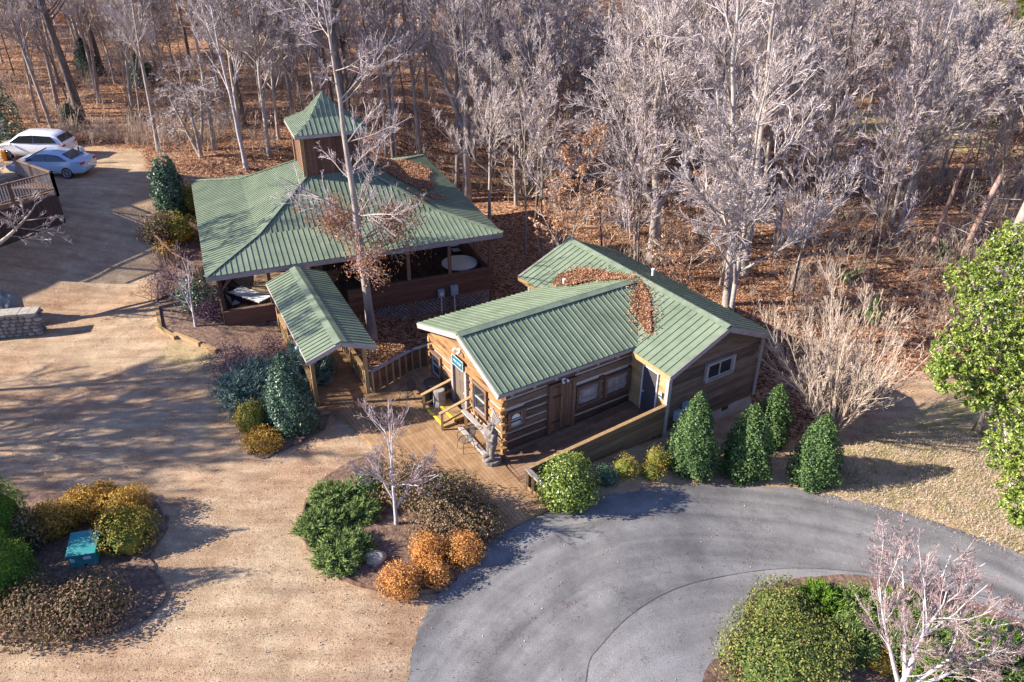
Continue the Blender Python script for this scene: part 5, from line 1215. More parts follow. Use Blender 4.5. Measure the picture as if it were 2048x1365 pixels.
bush('mixed_bush','sprawling pink-brown leafy shrub at the bottom left beside the other','bush',G3(75,1240),1.1,1.0,M['mixed'],5500,.085,'ball',core=False,thick=.6,seed=7,skx=1.3)
# by the pavilion
bush(H_,'upright dark green holly at the back left corner of the pavilion','bush',G3(345,420),.95,3.0,M['hollydark'],6500,.14,'dome',seed=3)
bush('golden_bush','gold-tipped shrub between the upright holly and the pavilion roof','bush',G3(385,420),.85,1.7,M['goldgreen'],2600,.1,'ball')
bush('mixed_bush','rounded brown-green shrub left of the pavilion roof, nearest the drive','bush',G3(325,480),.95,1.7,M['mixed'],3200,.1,'ball')
bush('golden_bush','yellow-green rounded shrub below the upright holly','bush',G3(365,478),.85,1.6,M['goldgreen'],3000,.1,'ball')
bush('mixed_bush','small orange-brown shrub among the railing posts','bush',G3(332,515),.5,.9,M['gold'],1000,.09,'ball')
bush('mixed_bush','loose shrub with pink-brown twigs at the bed left of the pavilion corner','bush',G3(345,590),1.1,1.5,M['purple'],1500,.08,'ball',core=False,thick=.9)
bush(H_,'airy green holly beside the small white-trunked tree','bush',G3(400,618),.95,1.9,M['hollydark'],2600,.1,'ball',core=False,thick=.8)
bush('purple_bush','wine-red low shrub under the pavilion corner post','bush',G3(425,640),.75,1.0,M['purple'],1500,.08,'ball',core=False,thick=.8)
# lower right island
bush('mixed_bush','wide brown and green shrub filling the left of the lower right island','bush',G3(1560,1345),1.5,1.3,M['redtip'],15000,.075,'ball',seed=5)
bush('mixed_bush','brown-tipped shrub at the top of the lower right island','bush',G3(1565,1250),1.1,1.0,M['redtip'],8000,.075,'ball',seed=8)
for k,(px,py,R_) in enumerate(((1640,1215,.85),(1720,1230,1.0),(1700,1290,1.0),(1810,1235,1.0),(1820,1310,1.1),(1900,1275,1.0),(1985,1300,1.0),(1990,1360,1.1),(2060,1350,1.0),(1880,1370,1.0))):
    blades('juniper_bush',['bright juniper at the top left of the lower right island','bright juniper behind the bare birch twigs, second from the left','bright juniper just left of the big birch trunk','bright juniper by the asphalt under the birch twigs','bright juniper in the middle of the lower right island','bright juniper right of the birch limbs','bright juniper near the right image edge by the asphalt','bright juniper low at the right of the birch','bright juniper at the lower right corner','bright juniper at the bottom edge right of the birch trunk'][k],'bush',G3(px,py),R_,.7,M['juniper' if k%3 else 'arbor'],11000,.14,.013,up=.6,group='junipers on the lower right island')
bush('golden_bush','small yellow shrub at the foot of the big birch','bush',G3(1760,1335),.4,.5,M['gold'],900,.05,'ball')
n=60000; x=-26+30*rng.random(n); y=11+36*rng.random(n); k=(leafmask(x,y)<0)&~inpoly(x,y,road)&~inpoly(x,y,mainp)&(rng.random(n)<.35+.65*(np.sin(x*1.1+np.sin(y*.6)*2)*np.sin(y*1.4)>0)); P=np.stack([x[k],y[k],terr(x[k],y[k])+.035],1)
g=G(); g.leaves(P,.02+.035*rng.random(len(P))**3,Nrm=np.array([0,0,1.2]),rnd=1,asp=.9); g.build('gravel',M['pebble'],label='small loose stones strewn over the dirt yard',cat='gravel',kind='stuff')
# mulch and grass tufts
def tufts(name,label,pts,m,ln,kind='stuff',cat='grass',n=40,rad=.25):
    g=G(); P=[]
    for p in pts:
        q=rng.normal(size=(n,2))*rad; P.append(np.stack([p[0]+q[:,0],p[1]+q[:,1],terr(p[0]+q[:,0],p[1]+q[:,1])+ln*.35],1))
    P=np.vstack(P); g.leaves(P,ln*(.5+rng.random(len(P))),rnd=1,asp=.12,dirs=np.tile([0,0,1.],(len(P),1))+rng.normal(size=(len(P),3))*.3); g.build(name,m,label=label,cat=cat,kind=kind)
pts=[q for q in (gp(1620+rng.random()*470,860+rng.random()*240)[:2] for _ in range(1500)) if inpoly(np.array([q[0]]),np.array([q[1]]),lawn)[0]][:650]
tufts('grass','thin dry grass on the lawn right of the hollies',pts,M['twigtan'],.12,n=30,rad=.3)
# ------------------------------------------------------------------ bare trees
def spawn(P,R,n,t0,t1,lenf,ang,up,wig,k,rf,rtip,asp=0.6,jl=.35,pl=None):
    N,kk,_=P.shape
    t=np.sort(rng.uniform(t0,t1,(N,n)),axis=1); x=t*(kk-1); i=np.minimum(x.astype(int),kk-2); fr=(x-i)[...,None]; ar=np.arange(N)[:,None]
    p=P[ar,i]*(1-fr)+P[ar,i+1]*fr; d=P[ar,i+1]-P[ar,i]; d/=np.linalg.norm(d,axis=2,keepdims=True)+1e-9
    r=R[ar,i]*(1-fr[...,0])+R[ar,i+1]*fr[...,0]
    Ln=np.linalg.norm(np.diff(P,axis=1),axis=2).sum(1)[:,None] if pl is None else pl
    L_=Ln*lenf*(1-asp*t)*(1-jl+2*jl*rng.random((N,n)))
    q=rng.normal(size=d.shape); q-=(q*d).sum(2,keepdims=True)*d; q/=np.linalg.norm(q,axis=2,keepdims=True)+1e-9
    a=ang*(.75+.5*rng.random((N,n,1))); d=d*np.cos(a)+q*np.sin(a)
    p=p.reshape(-1,3); d=d.reshape(-1,3); L_=L_.reshape(-1); r=r.reshape(-1)
    out=[p]
    for s in range(k-1):
        d=d+np.array([0,0,up])/(k-1)+wig*rng.normal(size=d.shape); d/=np.linalg.norm(d,axis=1,keepdims=True); p=p+d*(L_/(k-1))[:,None]; out.append(p)
    PP=np.stack(out,1); r0=np.minimum(r*rf,np.maximum(L_*.0115,rtip)); RR=r0[:,None]*(1-np.linspace(0,1,k))+rtip*np.linspace(0,1,k)
    return PP,RR
def tree_geo(H,r0,n1=14,n2=8,n3=6,n4=5,clear=.35,a1=.8,up1=.5,len1=.42,len2=.45,len3=.5,len4=.55,tip=.006,lean=(0,0),crook=.03,forks=None,sidesT=9,base=None,leaf=None,k4=3,asp1=.55):
    trunk=G(); crown=G(); k=12; t=np.linspace(0,1,k)
    pts=np.zeros((1,k,3)); pts[0,:,2]=t*H; pts[0,:,:2]=np.outer(t**1.2,lean)*H+np.cumsum(rng.normal(size=(k,2)),0)*crook*H*.25*t[:,None]
    R=np.array([r0*(1-.86*t**.9)]); R[0,0]*=1.25; R=np.maximum(R,.015)
    if forks:
        F,FR=[pts],[R]
        for (ft,fa,fl,azi) in forks:
            i=int(ft*(k-1)); p=pts[0,i]; d=np.array([cos(azi)*sin(fa),sin(azi)*sin(fa),cos(fa)]); L_=H*fl; q=[p]
            for s in range(k-1): d=d+np.array([0,0,.05])+rng.normal(size=3)*.03; d/=np.linalg.norm(d); q.append(q[-1]+d*L_/(k-1))
            F.append(np.array(q)[None]); FR.append((R[0,i]*.8*(1-.88*t))[None])
        pts=np.vstack(F); R=np.maximum(np.vstack(FR),.012)
    trunk.tubes(pts,R,sidesT)
    P1,R1=spawn(pts,R,n1,clear,.99,len1,a1,up1,.09,7,.62,tip*2,asp=asp1)
    trunk.tubes(P1,R1,5)
    P2,R2=spawn(P1,R1,n2,.18,.99,len2,.65,up1*.6,.12,5,.6,tip*1.5)
    crown.tubes(P2,R2,4)
    P3,R3=spawn(P2,R2,n3,.15,1,len3,.6,.3,.12,4,.65,tip)
    crown.tubes(P3,R3,3)
    tips=P3
    if n4:
        P4,R4=spawn(P3,R3,n4,.1,1,len4,.55,.2,.1,k4,.7,tip*.7)
        crown.tubes(P4,R4,3); tips=P4
    return trunk,crown,tips,(P1,P2,P3)
def mk_tree(name,label,cat,loc,bark,twig,group=None,leafn=0,leafm=None,leafs=.1,leafz=None,**kw):
    tr_,cr,tips,lv=tree_geo(**kw); t=thing(name,(0,0,0),label,cat,group)
    tr_.build('trunk',bark,t,smooth=True); cr.build('crown',twig,t,smooth=False)
    if leafn:
        T=tips[:,-1] if leafs!=.1 else np.concatenate([tips.reshape(-1,3),lv[1].reshape(-1,3)])
        if leafz: T=T[(T[:,2]>leafz[0])&(T[:,2]<leafz[1])]
        if len(T):
            q=T[rng.integers(0,len(T),leafn)]+rng.normal(size=(leafn,3))*(.06 if leafs!=.1 else .22); g=G(); g.leaves(q,leafs*(.6+.8*rng.random(leafn)),rnd=1,asp=.5); g.build('leaves',leafm,t)
    t.location=tuple(float(v) for v in loc); return t
# special trees
p=G3(793,1050); mk_tree('birch_tree','small white-barked birch standing in the drive bed','tree',p,M['birch'],M['twigbrown'],H=3.6,r0=.065,n1=10,n2=8,n3=6,n4=5,clear=.28,a1=.75,up1=.25,len1=.62,len2=.5,tip=.004,forks=[(.27,.75,.6,.3),(.3,.5,.55,2.9)],crook=.06)
p=G3(1782,1425); mk_tree('birch_tree','big white-barked birch spreading over the lower right island','tree',p,M['birch'],M['twigbrown'],H=4.7,r0=.1,n1=11,n2=9,n3=7,n4=6,clear=.3,a1=.6,up1=.4,len1=.5,len2=.5,tip=.004,forks=[(.2,.6,.8,.9),(.25,.75,.75,.1),(.25,.55,.75,2.2),(.2,.8,.6,-.4),(.3,.5,.7,1.5)],crook=.05,asp1=.4)
p=G3(392,655); mk_tree('small_tree','small pale-trunked bare tree at the pavilion corner','tree',p,M['birch'],M['twigred'],H=2.6,r0=.07,n1=8,n2=5,n3=4,n4=3,clear=.3,a1=.8,up1=.3,len1=.6,tip=.004,forks=[(.3,.7,.6,2.5)])
p=G3(1662,872)
def multistem():
    t=thing('crape_myrtle',p,'bare multi-stemmed fan-shaped tree right of the wing','tree'); a=G(); b=G(); n=24; k=9
    ph=rng.random(n)*2*pi; el=.08+.62*rng.random(n); D=np.stack([np.cos(ph)*np.sin(el),np.sin(ph)*np.sin(el),np.cos(el)],1); P=[np.tile(p,(n,1))+D*[.15,.15,0]]
    L_=4.0+2.2*rng.random(n)
    for s in range(k-1): D=D+[0,0,.05]+rng.normal(size=D.shape)*.05; D/=np.linalg.norm(D,axis=1,keepdims=True); P.append(P[-1]+D*(L_/(k-1))[:,None])
    P=np.stack(P,1); R=.05*(1-.88*np.linspace(0,1,k))[None]*np.ones((n,1)); a.tubes(P,R,7)
    P1,R1=spawn(P,R,11,.2,.98,.42,.42,.25,.06,6,.6,.006); a.tubes(P1,R1,4)
    P2,R2=spawn(P1,R1,7,.1,1,.5,.4,.2,.06,5,.7,.005); b.tubes(P2,R2,3)
    P3,R3=spawn(P2,R2,3,.1,1,.5,.4,.1,.06,3,.7,.005); b.tubes(P3,R3,3)
    a.build('trunk',M['twigtan'],t,smooth=True); b.build('crown',M['twigtan'],t)
multistem()
def twiggy(px,py,H,n,label,m='twigbrown'):
    q=G3(px,py); g=G(); P=np.zeros((n,6,3)); P[:,0,:2]=rng.normal(size=(n,2))*.12; d=rng.normal(size=(n,3))*.45+[0,0,1]
    for s in range(5): d=d+rng.normal(size=d.shape)*.12; d/=np.linalg.norm(d,axis=1,keepdims=True); P[:,s+1]=P[:,s]+d*H/5*(.6+.6*rng.random((n,1)))
    R=np.linspace(.018,.006,6)[None]*np.ones((n,1)); P=P+q; g.tubes(P,R,4); P1,R1=spawn(P,R,8,.2,1,.4,.6,.2,.1,4,.6,.005); g.tubes(P1,R1,3)
    P2,R2=spawn(P1,R1,4,.2,1,.5,.5,.2,.1,3,.8,.004); g.tubes(P2,R2,3); g.build('bare_shrub',M[m],loc=q,label=label,cat='bush')
twiggy(352,560,2.0,16,'tall bare pinkish shrub among the railing pickets left of the pavilion')
twiggy(312,600,1.6,12,'loose bare shrub leaning over the dirt left of the planting bed corner')
twiggy(430,600,1.5,10,'bare twiggy shrub close to the pavilion corner post')
twiggy(1700,948,.9,16,'low tangle of bare stems in the shade right of the last holly','twigtan')
twiggy(865,1010,1.1,10,'thin bare reddish shrub poking up behind the birch')
twiggy(560,735,1.0,10,'bare shrub in the dark mulch next to the walkway rail')
# evergreen magnolia at the right
p=G3(1962,858); t=thing('magnolia_tree',p,'glossy bright evergreen tree with a grey trunk at the right edge','tree')
g=G(); P0=p; tip=at(2030,690,4.6); g.tube([P0-[0,0,.3],P0*.75+tip*.25+[.1,0,.3],P0*.45+tip*.55,tip],[.34,.24,.18,.08],10)
bl=[(1945,560,6.3,.95),(2000,540,6.5,1.1),(2060,620,5.8,1.6),(1975,640,5.6,1.2),(1925,705,4.9,1.0),(1900,755,4.5,.75),(1985,730,4.6,1.35),(2060,780,4.0,1.7),(1955,790,4.0,.7),(2030,900,2.8,1.0),(2075,960,2.2,1.2),(2050,1010,1.6,.75),(2100,850,3.6,1.8),(2120,700,5,2),(1885,730,4.6,.5),(2000,500,6.9,.6),(2040,480,7.2,.9),(2038,1040,1.1,.25)]
for (x,y,zz,r) in bl: c_=at(x,y,zz); g.tube([P0*.4+tip*.6,(P0*.4+tip*.6+c_)/2+[0,0,-.15],c_],[.07,.05,.02],6)
g.build('trunk',M['bark'],t,smooth=True)
g=G()
for (x,y,zz,r) in bl:
    c_=at(x,y,zz); r=r*.88; nt_=int(170*r*r)+35; v=rng.normal(size=(nt_,3)); v/=np.linalg.norm(v,axis=1,keepdims=True); q=c_+v*r*(.55+.5*rng.random((nt_,1)))*[1,1,.85]
    m_=9; Q_=np.repeat(q,m_,0); dd=rng.normal(size=Q_.shape)+np.repeat(v,m_,0)*.8+[0,0,.5]; dd/=np.linalg.norm(dd,axis=1,keepdims=True)
    g.leaves(Q_+dd*.075,.145,Nrm=np.repeat(v,m_,0)*.4+[0,0,.5],rnd=.8,asp=.42,dirs=dd)
g.build('crown',M['bright'],t)
# curly small tree by the back drive
p=G3(402,314); mk_tree('small_tree','low arching bare tree with several stems at the wood edge beyond the drive','tree',p,M['bark'],M['twig'],H=5.2,r0=.14,n1=12,n2=8,n3=6,n4=4,clear=.35,a1=1.15,up1=-.35,len1=.62,tip=.008,forks=[(.05,.55,.9,2.7),(.1,.35,.95,.6)],crook=.08)

# ------------------------------------------------------------------ woods
protos=[]
def proto(kind,label,bark,twig,**kw):
    t=mk_tree(kind,label,'tree',(0,0,0),M[bark],M[twig],**kw); protos.append(t); return t
# named trees the photo shows one by one
near=[
 ((934,402),'grey_tree','tall forked pale-barked tree right behind the pavilion',dict(H=17,r0=.3,n1=18,n2=9,n3=7,n4=5,clear=.3,a1=.6,up1=.4,len1=.4,forks=[(.2,.3,.75,0.2),(.35,.5,.5,2.8)],tip=.009),'bark','twig'),
 ((1303,530),'grey_tree','pale spreading tree just behind the wing roof',dict(H=12.5,r0=.33,n1=19,n2=10,n3=7,n4=5,clear=.3,a1=.85,up1=.2,len1=.5,forks=[(.3,.6,.65,.2),(.33,.6,.6,3.0),(.4,.5,.55,1.5)],tip=.009,crook=.05),'bark','twig'),
 ((1452,612),'tall_tree','tall straight mottled tree right of the wing roof, nearest the building',dict(H=19,r0=.21,n1=15,n2=8,n3=7,n4=5,clear=.4,a1=.8,up1=.4,len1=.26,lean=(-.08,.0),tip=.008),'bark','twig'),
 ((1488,552),'tall_tree','tall straight mottled tree behind the nearest one right of the wing',dict(H=20,r0=.19,n1=15,n2=8,n3=7,n4=5,clear=.4,a1=.8,up1=.4,len1=.26,lean=(-.05,0),tip=.008),'bark','twig'),
 ((1072,462),'thin_tree','slim dark-trunked tree between pavilion and wing roofs',dict(H=12,r0=.11,n1=13,n2=7,n3=5,n4=4,clear=.4,a1=.7,up1=.5,len1=.3,tip=.008),'barkdark','twig'),
 ((1115,420),'grey_tree','crooked pale tree leaning left above the gap between the roofs',dict(H=13,r0=.2,n1=14,n2=9,n3=6,n4=5,clear=.25,a1=.7,up1=.4,len1=.45,lean=(-.25,0),tip=.009),'bark','twig'),
 ((1582,575),'thin_tree','thin bare tree standing in the leaf litter right of the tall pair',dict(H=7,r0=.08,n1=12,n2=7,n3=5,n4=3,clear=.3,a1=.9,up1=.2,len1=.5,lean=(.12,0),tip=.007),'bark','twig'),
 ((1958,628),'grey_tree','stout pale trunk leaning right above the glossy evergreen',dict(H=17,r0=.36,n1=14,n2=8,n3=6,n4=5,clear=.4,a1=.8,up1=.3,len1=.4,lean=(.12,0),tip=.009),'bark','twig'),
 ((1992,640),'grey_tree','second pale trunk leaning right, partly behind the glossy evergreen',dict(H=15,r0=.26,n1=13,n2=8,n3=6,n4=4,clear=.4,a1=.8,up1=.3,len1=.4,lean=(.18,0),tip=.009),'bark','twig'),
 ((1862,505),'pine_tree','slender reddish pine trunk, left of the broken pine',dict(H=13,r0=.15,n1=9,n2=5,n3=4,n4=3,clear=.45,a1=1.2,up1=-.1,len1=.2,lean=(.06,0),tip=.008),'barkpine','twig'),
 ((1803,300),'pine_tree','reddish leaning pine trunk in the woods at the upper right',dict(H=15,r0=.22,n1=9,n2=5,n3=4,n4=3,clear=.5,a1=1.2,up1=-.1,len1=.22,lean=(.1,0),tip=.01),'barkpine','twig'),
 ((165,248),'dark_tree','thick dark trunk beyond the parked cars',dict(H=18,r0=.36,n1=14,n2=8,n3=6,n4=4,clear=.25,a1=.9,up1=.4,len1=.35,lean=(-.06,0),tip=.011),'barkdark','twig'),
 ((206,148),'dark_tree','slim dark leaning trunk deep in the woods above the cars',dict(H=16,r0=.24,n1=12,n2=7,n3=5,n4=4,clear=.35,a1=.8,up1=.4,len1=.3,lean=(-.08,0),tip=.011),'barkdark','twig'),
 ((256,135),'dark_tree','straight dark trunk deep in the woods, right of the slim leaning one',dict(H=17,r0=.26,n1=12,n2=7,n3=5,n4=4,clear=.4,a1=.8,up1=.4,len1=.3,tip=.011),'barkdark','twig'),
 ((493,338),'thin_tree','thin white trunk beside the back edge of the pavilion roof',dict(H=13,r0=.14,n1=14,n2=8,n3=6,n4=4,clear=.3,a1=.6,up1=.4,len1=.35,lean=(-.08,0),tip=.009),'birch','twig'),
 ((700,345),'dark_tree','dark-stemmed tree rising behind the lantern tower',dict(H=15,r0=.3,n1=18,n2=9,n3=7,n4=5,clear=.3,a1=.9,up1=.3,len1=.42,lean=(-.05,0),tip=.009),'barkdark','twig'),
 ((790,305),'thin_tree','slim pale pole of a tree right of the lantern tower',dict(H=12,r0=.12,n1=12,n2=7,n3=5,n4=4,clear=.45,a1=.7,up1=.5,len1=.28,tip=.009),'birch','twig'),
 ((-60,640),'foreground_tree','bare tree off the left edge whose limbs hang over cars and raised deck',dict(H=10,r0=.26,n1=10,n2=8,n3=6,n4=4,clear=.3,a1=.9,up1=.0,len1=.5,tip=.008,forks=[(.3,.85,.62,1.2),(.3,1.25,.5,.35),(.42,.8,.6,1.6),(.5,.7,.6,.8)]),'bark','twig'),
]
for (px,kind,label,kw,bark,twig) in near:
    q=G3(*px); mk_tree(kind,label,'tree',q-[0,0,.1],M[bark],M[twig],**kw)
q=G3(745,676); mk_tree('oak_tree','pale-trunked oak with clinging brown leaves standing in front of the pavilion','tree',q-[0,0,.1],M['bark'],M['twigred'],H=15.0,r0=.23,n1=36,n2=8,n3=6,n4=4,clear=.22,a1=1.15,up1=.2,len1=.2,len2=.5,lean=(-.05,-.0),tip=.006,crook=.02,leafn=7000,leafm=M['oakleaf'],leafs=.1,leafz=(2.8,6.3),asp1=.2)
q=G3(1921,524)
t=thing('broken_pine',q,'broken-off reddish pine trunk at the right of the woods','tree'); g=G(); g.tube([q-[0,0,.2],q+[.3,0,2.5],q+[.75,0,5.2]],[.2,.18,.15],10); g.build('trunk',M['barkpine'],t,smooth=True)
g=G(); P1,R1=spawn(np.array([[q+[.1,0,1],q+[.3,0,2.5],q+[.7,0,5]]]),np.array([[.2,.18,.15]]),14,.1,.9,.35,1.3,-.2,.1,5,.2,.01,asp=.2); g.tubes(P1,R1,4); g.build('dead_branch',M['twig'],t)
# prototypes of the anonymous woods
PR=[]
LBL={}
def pr_tree(kind,label,bark,twig,leaf=0,**kw):
    t=mk_tree(kind,label,'tree',(0,0,-500),M[bark],M[twig],leafn=leaf,leafm=M['deadleaf'],leafs=.14,**kw); PR.append(t); return t
W_='in the dense winter woods'
pr_tree('grey_tree','','bark','twig',H=14.5,r0=0.150,n1=20,n2=9,n3=8,n4=8,clear=.35,a1=.65,up1=.5,len1=.36,tip=.006)
pr_tree('grey_tree','','bark','twig',H=13,r0=0.136,n1=19,n2=10,n3=8,n4=8,clear=.3,a1=.75,up1=.4,len1=.42,tip=.009,forks=[(.35,.4,.6,1.)])
pr_tree('grey_tree','','bark','twig',H=13.5,r0=0.122,n1=19,n2=10,n3=8,n4=8,clear=.4,a1=.6,up1=.5,len1=.34,tip=.009,crook=.05)
pr_tree('dark_tree','','barkdark','twigred',H=14.5,r0=0.163,n1=19,n2=10,n3=6,n4=4,clear=.4,a1=.8,up1=.4,len1=.32,tip=.011)
pr_tree('thin_tree','','bark','twigtan',H=12,r0=0.068,n1=16,n2=8,n3=6,n4=4,clear=.25,a1=.6,up1=.5,len1=.34,tip=.01,lean=(.03,.0))
pr_tree('thin_tree','','barkdark','twigred',H=11,r0=0.061,n1=16,n2=8,n3=6,n4=4,clear=.2,a1=.7,up1=.4,len1=.38,tip=.01,lean=(-.04,.02))
pr_tree('beech_tree','','bark','twigtan',leaf=2600,H=7,r0=0.054,n1=18,n2=8,n3=5,n4=0,clear=.12,a1=.9,up1=.2,len1=.42,tip=.006)
pr_tree('beech_tree','','bark','twigtan',leaf=2000,H=4.5,r0=0.034,n1=16,n2=7,n3=5,n4=0,clear=.1,a1=.9,up1=.2,len1=.45,tip=.008)
wgt=np.array([.2,.18,.17,.1,.12,.09,.07,.07]); names=['tall grey bare tree','low-forked grey bare tree','narrow-crowned grey bare tree','dark-barked bare tree','thin pale bare tree','thin dark bare tree','rusty-leaved young tree','small rusty-leaved sapling']
def side_of(x): return 'left' if x<-14 else ('middle' if x<12 else 'right')
taken=[np.array(G3(*n[0])[:2]) for n in near]; cnt=0; farpts=[]
ok=[]
tries=0
while len(ok)<275 and tries<60000:
    tries+=1; y=31+rng.random()**1.15*62; x=(rng.random()*2-1)*(y*.74+6)
    if leafmask(x,y)<1.2: continue
    dmin=2.1 if y<60 else 3.0
    i_=(x-pf.O[0])*PU[0]+(y-pf.O[1])*PU[1]; j_=(x-pf.O[0])*PV[0]+(y-pf.O[1])*PV[1]
    if -1<i_<PL+1.2 and -1<j_<PL+1.0: continue
    if -9<x<3.5 and y<36.5: continue
    u_=(x-cf.O[0])*CU[0]+(y-cf.O[1])*CU[1]; v_=(x-cf.O[0])*CV[0]+(y-cf.O[1])*CV[1]
    if -1<u_<12.5 and -9<v_<4: continue
    if 10<x<25 and y<35: continue
    if x>8 and y<44 and rng.random()<.55: continue
    if x/y>.42 and y<80 and rng.random()<.6: continue
    if inpoly(np.array([x]),np.array([y]),far)[0]: continue
    if any((x-a)**2+(y-b)**2<dmin**2 for a,b in ok) or any((x-a[0])**2+(y-a[1])**2<4 for a in taken): continue
    ok.append((x,y))
first={}
for (x,y) in ok:
    near_=y<48
    w_=wgt.copy()
    if near_: w_[:4]*=.5
    if y<43: w_[:4]*=.04
    k=int(rng.choice(len(PR),p=w_/w_.sum())); sd_=side_of(x); dep='near edge' if y<52 else 'depth'
    s=.85+.35*rng.random()
    if k not in first: o=PR[k]; first[k]=True
    else: o=copy_tree(PR[k])
    o.location=(x,y,float(terr(x,y))-.1); o.rotation_euler=(rng.normal()*.04,rng.normal()*.04,rng.random()*6.28); o.scale=(s,s,s*(.92+.16*rng.random()))
    px_=1024+F_PX*x/(y*cos(PITCH)+CAM_H*sin(PITCH)); zn=['beyond the parked cars','above the upper left bend of the yard','behind the back left of the pavilion','behind the lantern tower','behind the right of the pavilion','above the gap between the roofs','behind the wing roof','above the tall mottled pair','above the bare multi-stemmed tree','near the right edge'][int(np.clip(px_//205,0,9))]
    rw_='front row' if y<42 else 'second row' if y<48 else 'third row' if y<56 else 'middle rows' if y<66 else 'back rows' if y<78 else 'last rows'
    o['label']=names[k]+', '+rw_+' of woods '+zn
    o['group']='woodland trees, '+rw_
# trees off the left edge throw the long shadows over the yard
for i,(x,y) in enumerate([(-33,16.5),(-27,19.5),(-38,21.0),(-44,22.0),(-31,23.4),(-29,25.2),(-36,24.3),(-25,21.6),(-30,21.2),(-34,19.0),(-26,23.6)]):
    o=copy_tree(PR[[4,5,3,4,5,0,2,5,1,0,3][i]]); s=.8+.3*rng.random(); o.location=(x,y,float(terr(x,y))-.1); o.rotation_euler=(0,0,rng.random()*6); o.scale=(s,s,s)
    o['label']='bare tree beyond the left edge of the yard, '+['nearest','leaning over the stone wall side','dark-barked one','farthest','second farthest','tallest','narrow-crowned one','thin dark one closest to the wall','low-forked one','broad one in the middle row','dark one by the stone wall'][i]; o['group']='bare trees left of the yard'
# pines at the right back
def pine(q,H,label,gr=True):
    t=thing('pine_tree',(0,0,0),label,'tree','pines at the right edge of the woods'); a=G(); b=G(); k=10; z=np.linspace(0,H,k); P=np.zeros((1,k,3)); P[0,:,2]=z; R=(.2*(1-.85*z/H))[None]; a.tubes(P,R,8)
    P1,R1=spawn(P,R,46,.22,.98,.26,1.2,.05,.06,5,.3,.012,asp=.75,jl=.25); a.tubes(P1,R1,4)
    P2,R2=spawn(P1,R1,9,.2,1,.4,.6,.1,.08,3,.6,.006); a.tubes(P2,R2,3)
    T=P2[:,1:].reshape(-1,3); T=T[rng.integers(0,len(T),9000)]+rng.normal(size=(9000,3))*.13; b.leaves(T,.3*(.6+.7*rng.random(9000)),rnd=1,asp=.16)
    a.build('trunk',M['barkpine'],t,smooth=True); b.build('crown',M['pine'],t); t.location=tuple(float(v) for v in q); return t
t0=pine(G3(1955,255),15,'yellow-green pine at the top right, behind the leaning pale trunks')
for k,(px,py,s,l) in enumerate(((1975,345,.8,'yellow-green pine in front, beside the open clearing'),(1900,270,.8,'yellow-green pine left of the clearing, among reddish trunks'),(2030,300,.9,'yellow-green pine at the right edge, nearest the open clearing'),(1905,150,1.0,'yellow-green pine deeper in the woods, left of the others'),(2060,190,1.1,'yellow-green pine cut by the right edge at the top'),(1990,120,1.0,'yellow-green pine farthest back at the top right'),(2100,420,.7,'yellow-green pine just beyond the right edge'))):
    o=copy_tree(t0); q=G3(px,py); o.location=tuple(float(v) for v in q); o.rotation_euler=(0,0,k*1.3); o.scale=(s,s,s); o['label']=l
for (px,py,h,l) in ((178,150,3.2,'dark evergreen behind the thick dark trunk'),(8,290,5,'dark evergreen beside the cars at the left edge'),(288,175,3.2,'dark evergreen above the low arching bare tree'),(145,258,1.8,'low dark evergreen at the foot of the thick dark trunk')):
    bush('evergreen_tree',l,'tree',G3(px,py),h*.33,h,M['hollydark'],5000,.16,'cone',core=False,thick=.8)
for (px,py,l) in ((1702,565,'small young pine in the leaf litter right of the tall trees'),(1745,640,'small young pine behind the bare multi-stemmed tree'),(1885,520,'small green sapling by the reddish trunks')):
    blades('young_pine',l,'tree',G3(px,py),.7,1.2,M['juniper'],900,.3,.03,up=1.0)
# far woods and brush
def merged(name,label,tmpl,pts,scl,m,kind='stuff',cat='woods'):
    V0=np.vstack(tmpl.V); A0=np.concatenate(tmpl.A); Q0=np.vstack(tmpl.Q); n=len(V0); VV=[];QQ=[];AA=[]
    for i,(x,y) in enumerate(pts):
        a=rng.random()*6.28; s=scl*(.75+.5*rng.random()); c,s_=cos(a),sin(a); R_=np.array([[c,-s_,0],[s_,c,0],[0,0,1]])*s
        VV.append(V0@R_.T+[x,y,float(terr(x,y))-.05]); QQ.append(Q0+n*i); AA.append(np.clip(A0+rng.normal()*.15,0,1))
    g=G(); g.add(np.vstack(VV),np.vstack(QQ),var=np.concatenate(AA)); return g.build(name,m,label=label,cat=cat,kind=kind)
tr_,cr,_,_=tree_geo(H=17,r0=.2,n1=15,n2=8,n3=6,n4=2,clear=.2,a1=.7,up1=.45,len1=.38,tip=.022)
tr_.V+=cr.V; tr_.A+=cr.A; tr_.Q+= [q+tr_.n for q in cr.Q]; tr_.N=[]
pts=[]
while len(pts)<230:
    y=88+rng.random()*75; x=(rng.random()*2-1)*(y*.78+5)
    if all((x-a)**2+(y-b)**2>9 for a,b in pts): pts.append((x,y))
merged('far_woods','distant bare woods closing the top of the picture',tr_,pts,1.0,M['twig'])
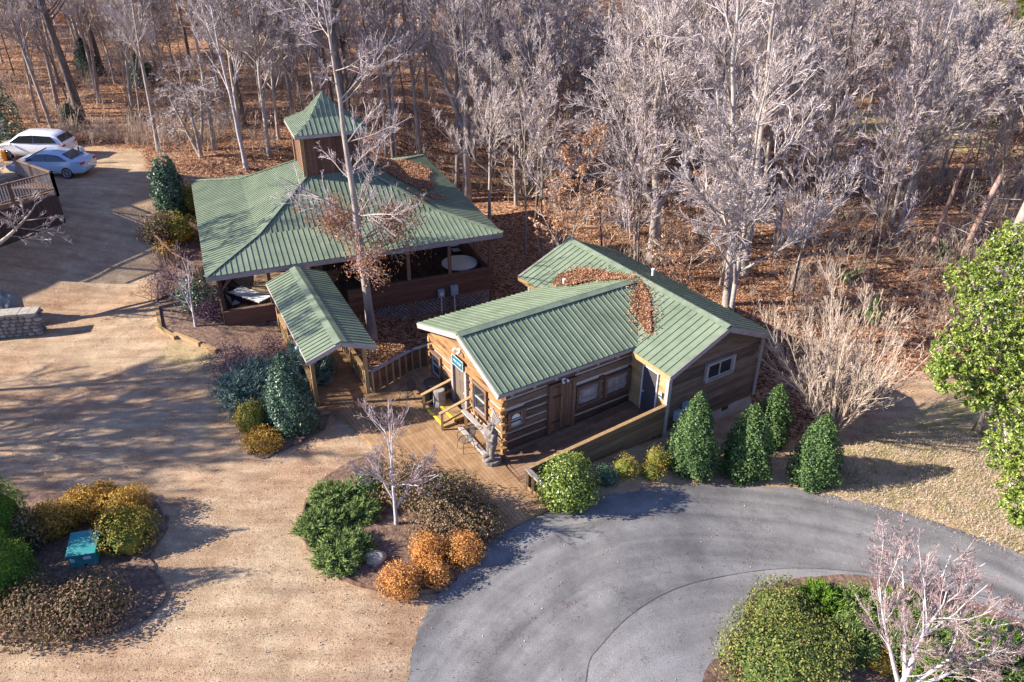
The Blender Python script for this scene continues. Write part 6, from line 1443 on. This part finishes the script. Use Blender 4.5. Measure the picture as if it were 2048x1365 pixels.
# brush: thin stems with twigs
def brush_t(H,n,leaf,m=None):
    g=G(); P=np.zeros((n,5,3)); P[:,0,:2]=rng.normal(size=(n,2))*.25; d=rng.normal(size=(n,3))*.3+[0,0,1]
    for s in range(4): d=d+rng.normal(size=d.shape)*.12; d/=np.linalg.norm(d,axis=1,keepdims=True); P[:,s+1]=P[:,s]+d*H/4*(.6+.6*rng.random((n,1)))
    R=np.linspace(.012,.005,5)[None]*np.ones((n,1)); g.tubes(P,R,3); P1,R1=spawn(P,R,7,.2,1,.4,.6,.2,.1,3,.6,.005); g.tubes(P1,R1,3)
    P2,R2=spawn(P1,R1,3,.2,1,.5,.5,.2,.1,3,.8,.005); g.tubes(P2,R2,3)
    return g,P1
bt,_=brush_t(1.9,6,0)
pts=[]
while len(pts)<1000:
    y=30+rng.random()**1.3*60; x=(rng.random()*2-1)*(y*.72+4)
    if leafmask(x,y)>.6 and not(9<x<24 and y<33+6*rng.random()) and not(-14.5<x<12 and y<38) and not (-20<x<2 and y<50 and y>29) and not inpoly(np.array([x]),np.array([y]),far)[0]: pts.append((x,y))
merged('undergrowth','thin bare brush and saplings covering the woodland floor',bt,pts,1.0,M['twigtan'],cat='undergrowth')
pts=[gp(1500+rng.random()*480,560+rng.random()*190)[:2] for _ in range(40)]+[gp(120+rng.random()*330,262+rng.random()*30)[:2] for _ in range(70)]
bt2,_=brush_t(1.2,8,0); merged('undergrowth','dry brown scrub along the wood edge',bt2,pts,1.0,M['twigtan'],cat='undergrowth')
g=G(); P=[]
while sum(len(q) for q in P)<9000:
    y=31+rng.random(4000)**1.2*50; x=(rng.random(4000)*2-1)*(y*.7+3); k=(leafmask(x,y)>1)&(np.sin(x*.8+np.sin(y*.5)*2)+np.sin(y*.9+x*.3)>.1)&~((x>-15)&(x<12)&(y<38))&~((x>-20)&(x<3)&(y<50)); P.append(np.stack([x[k],y[k],terr(x[k],y[k])+.2+rng.random(k.sum())**2*2.2],1))
P=np.vstack(P); g.leaves(P,.17,rnd=1,asp=.6); g.build('hanging_leaves',M['deadleaf'],label='rusty leaves clinging to the low brush of the woods',cat='leaves',kind='stuff')
# leaf litter lying on the ground
g=G(); P=[]
for (x0,x1,y0,y1,n) in ((-9,13,28,46,70000),(-30,-8,44,60,26000),(9,26,24,40,28000),(-45,45,46,75,50000)):
    x=x0+(x1-x0)*rng.random(n); y=y0+(y1-y0)*rng.random(n); k=leafmask(x,y)>-.4+rng.normal(size=n)*.4; P.append(np.stack([x[k],y[k],terr(x[k],y[k])+.045+rng.random(k.sum())*.04],1))
P=np.vstack(P); g.leaves(P,.085*(.6+.8*rng.random(len(P))),Nrm=np.array([0,0,1.6]),rnd=.9,asp=.65); g.build('leaf_litter',M['deadleaf'],label='fallen brown leaves covering the woodland floor',cat='leaves',kind='stuff')
n=9000; x=-26+52*rng.random(n); y=11+34*rng.random(n); k=(leafmask(x,y)<0); P=np.stack([x[k],y[k],terr(x[k],y[k])+.05],1); k2=rng.random(len(P))<.35+.4*(np.sin(P[:,0]*.7)*np.sin(P[:,1]*.9)>.2); P=P[k2]
g=G(); g.leaves(P,.06,Nrm=np.array([0,0,1.6]),rnd=.8,asp=.6); g.build('leaf_litter',M['deadleaf'],label='scattered fallen leaves on dirt, drive and planting beds',cat='leaves',kind='stuff')

for o in list(bpy.data.objects):
    if '_o' in o: del o['_o']
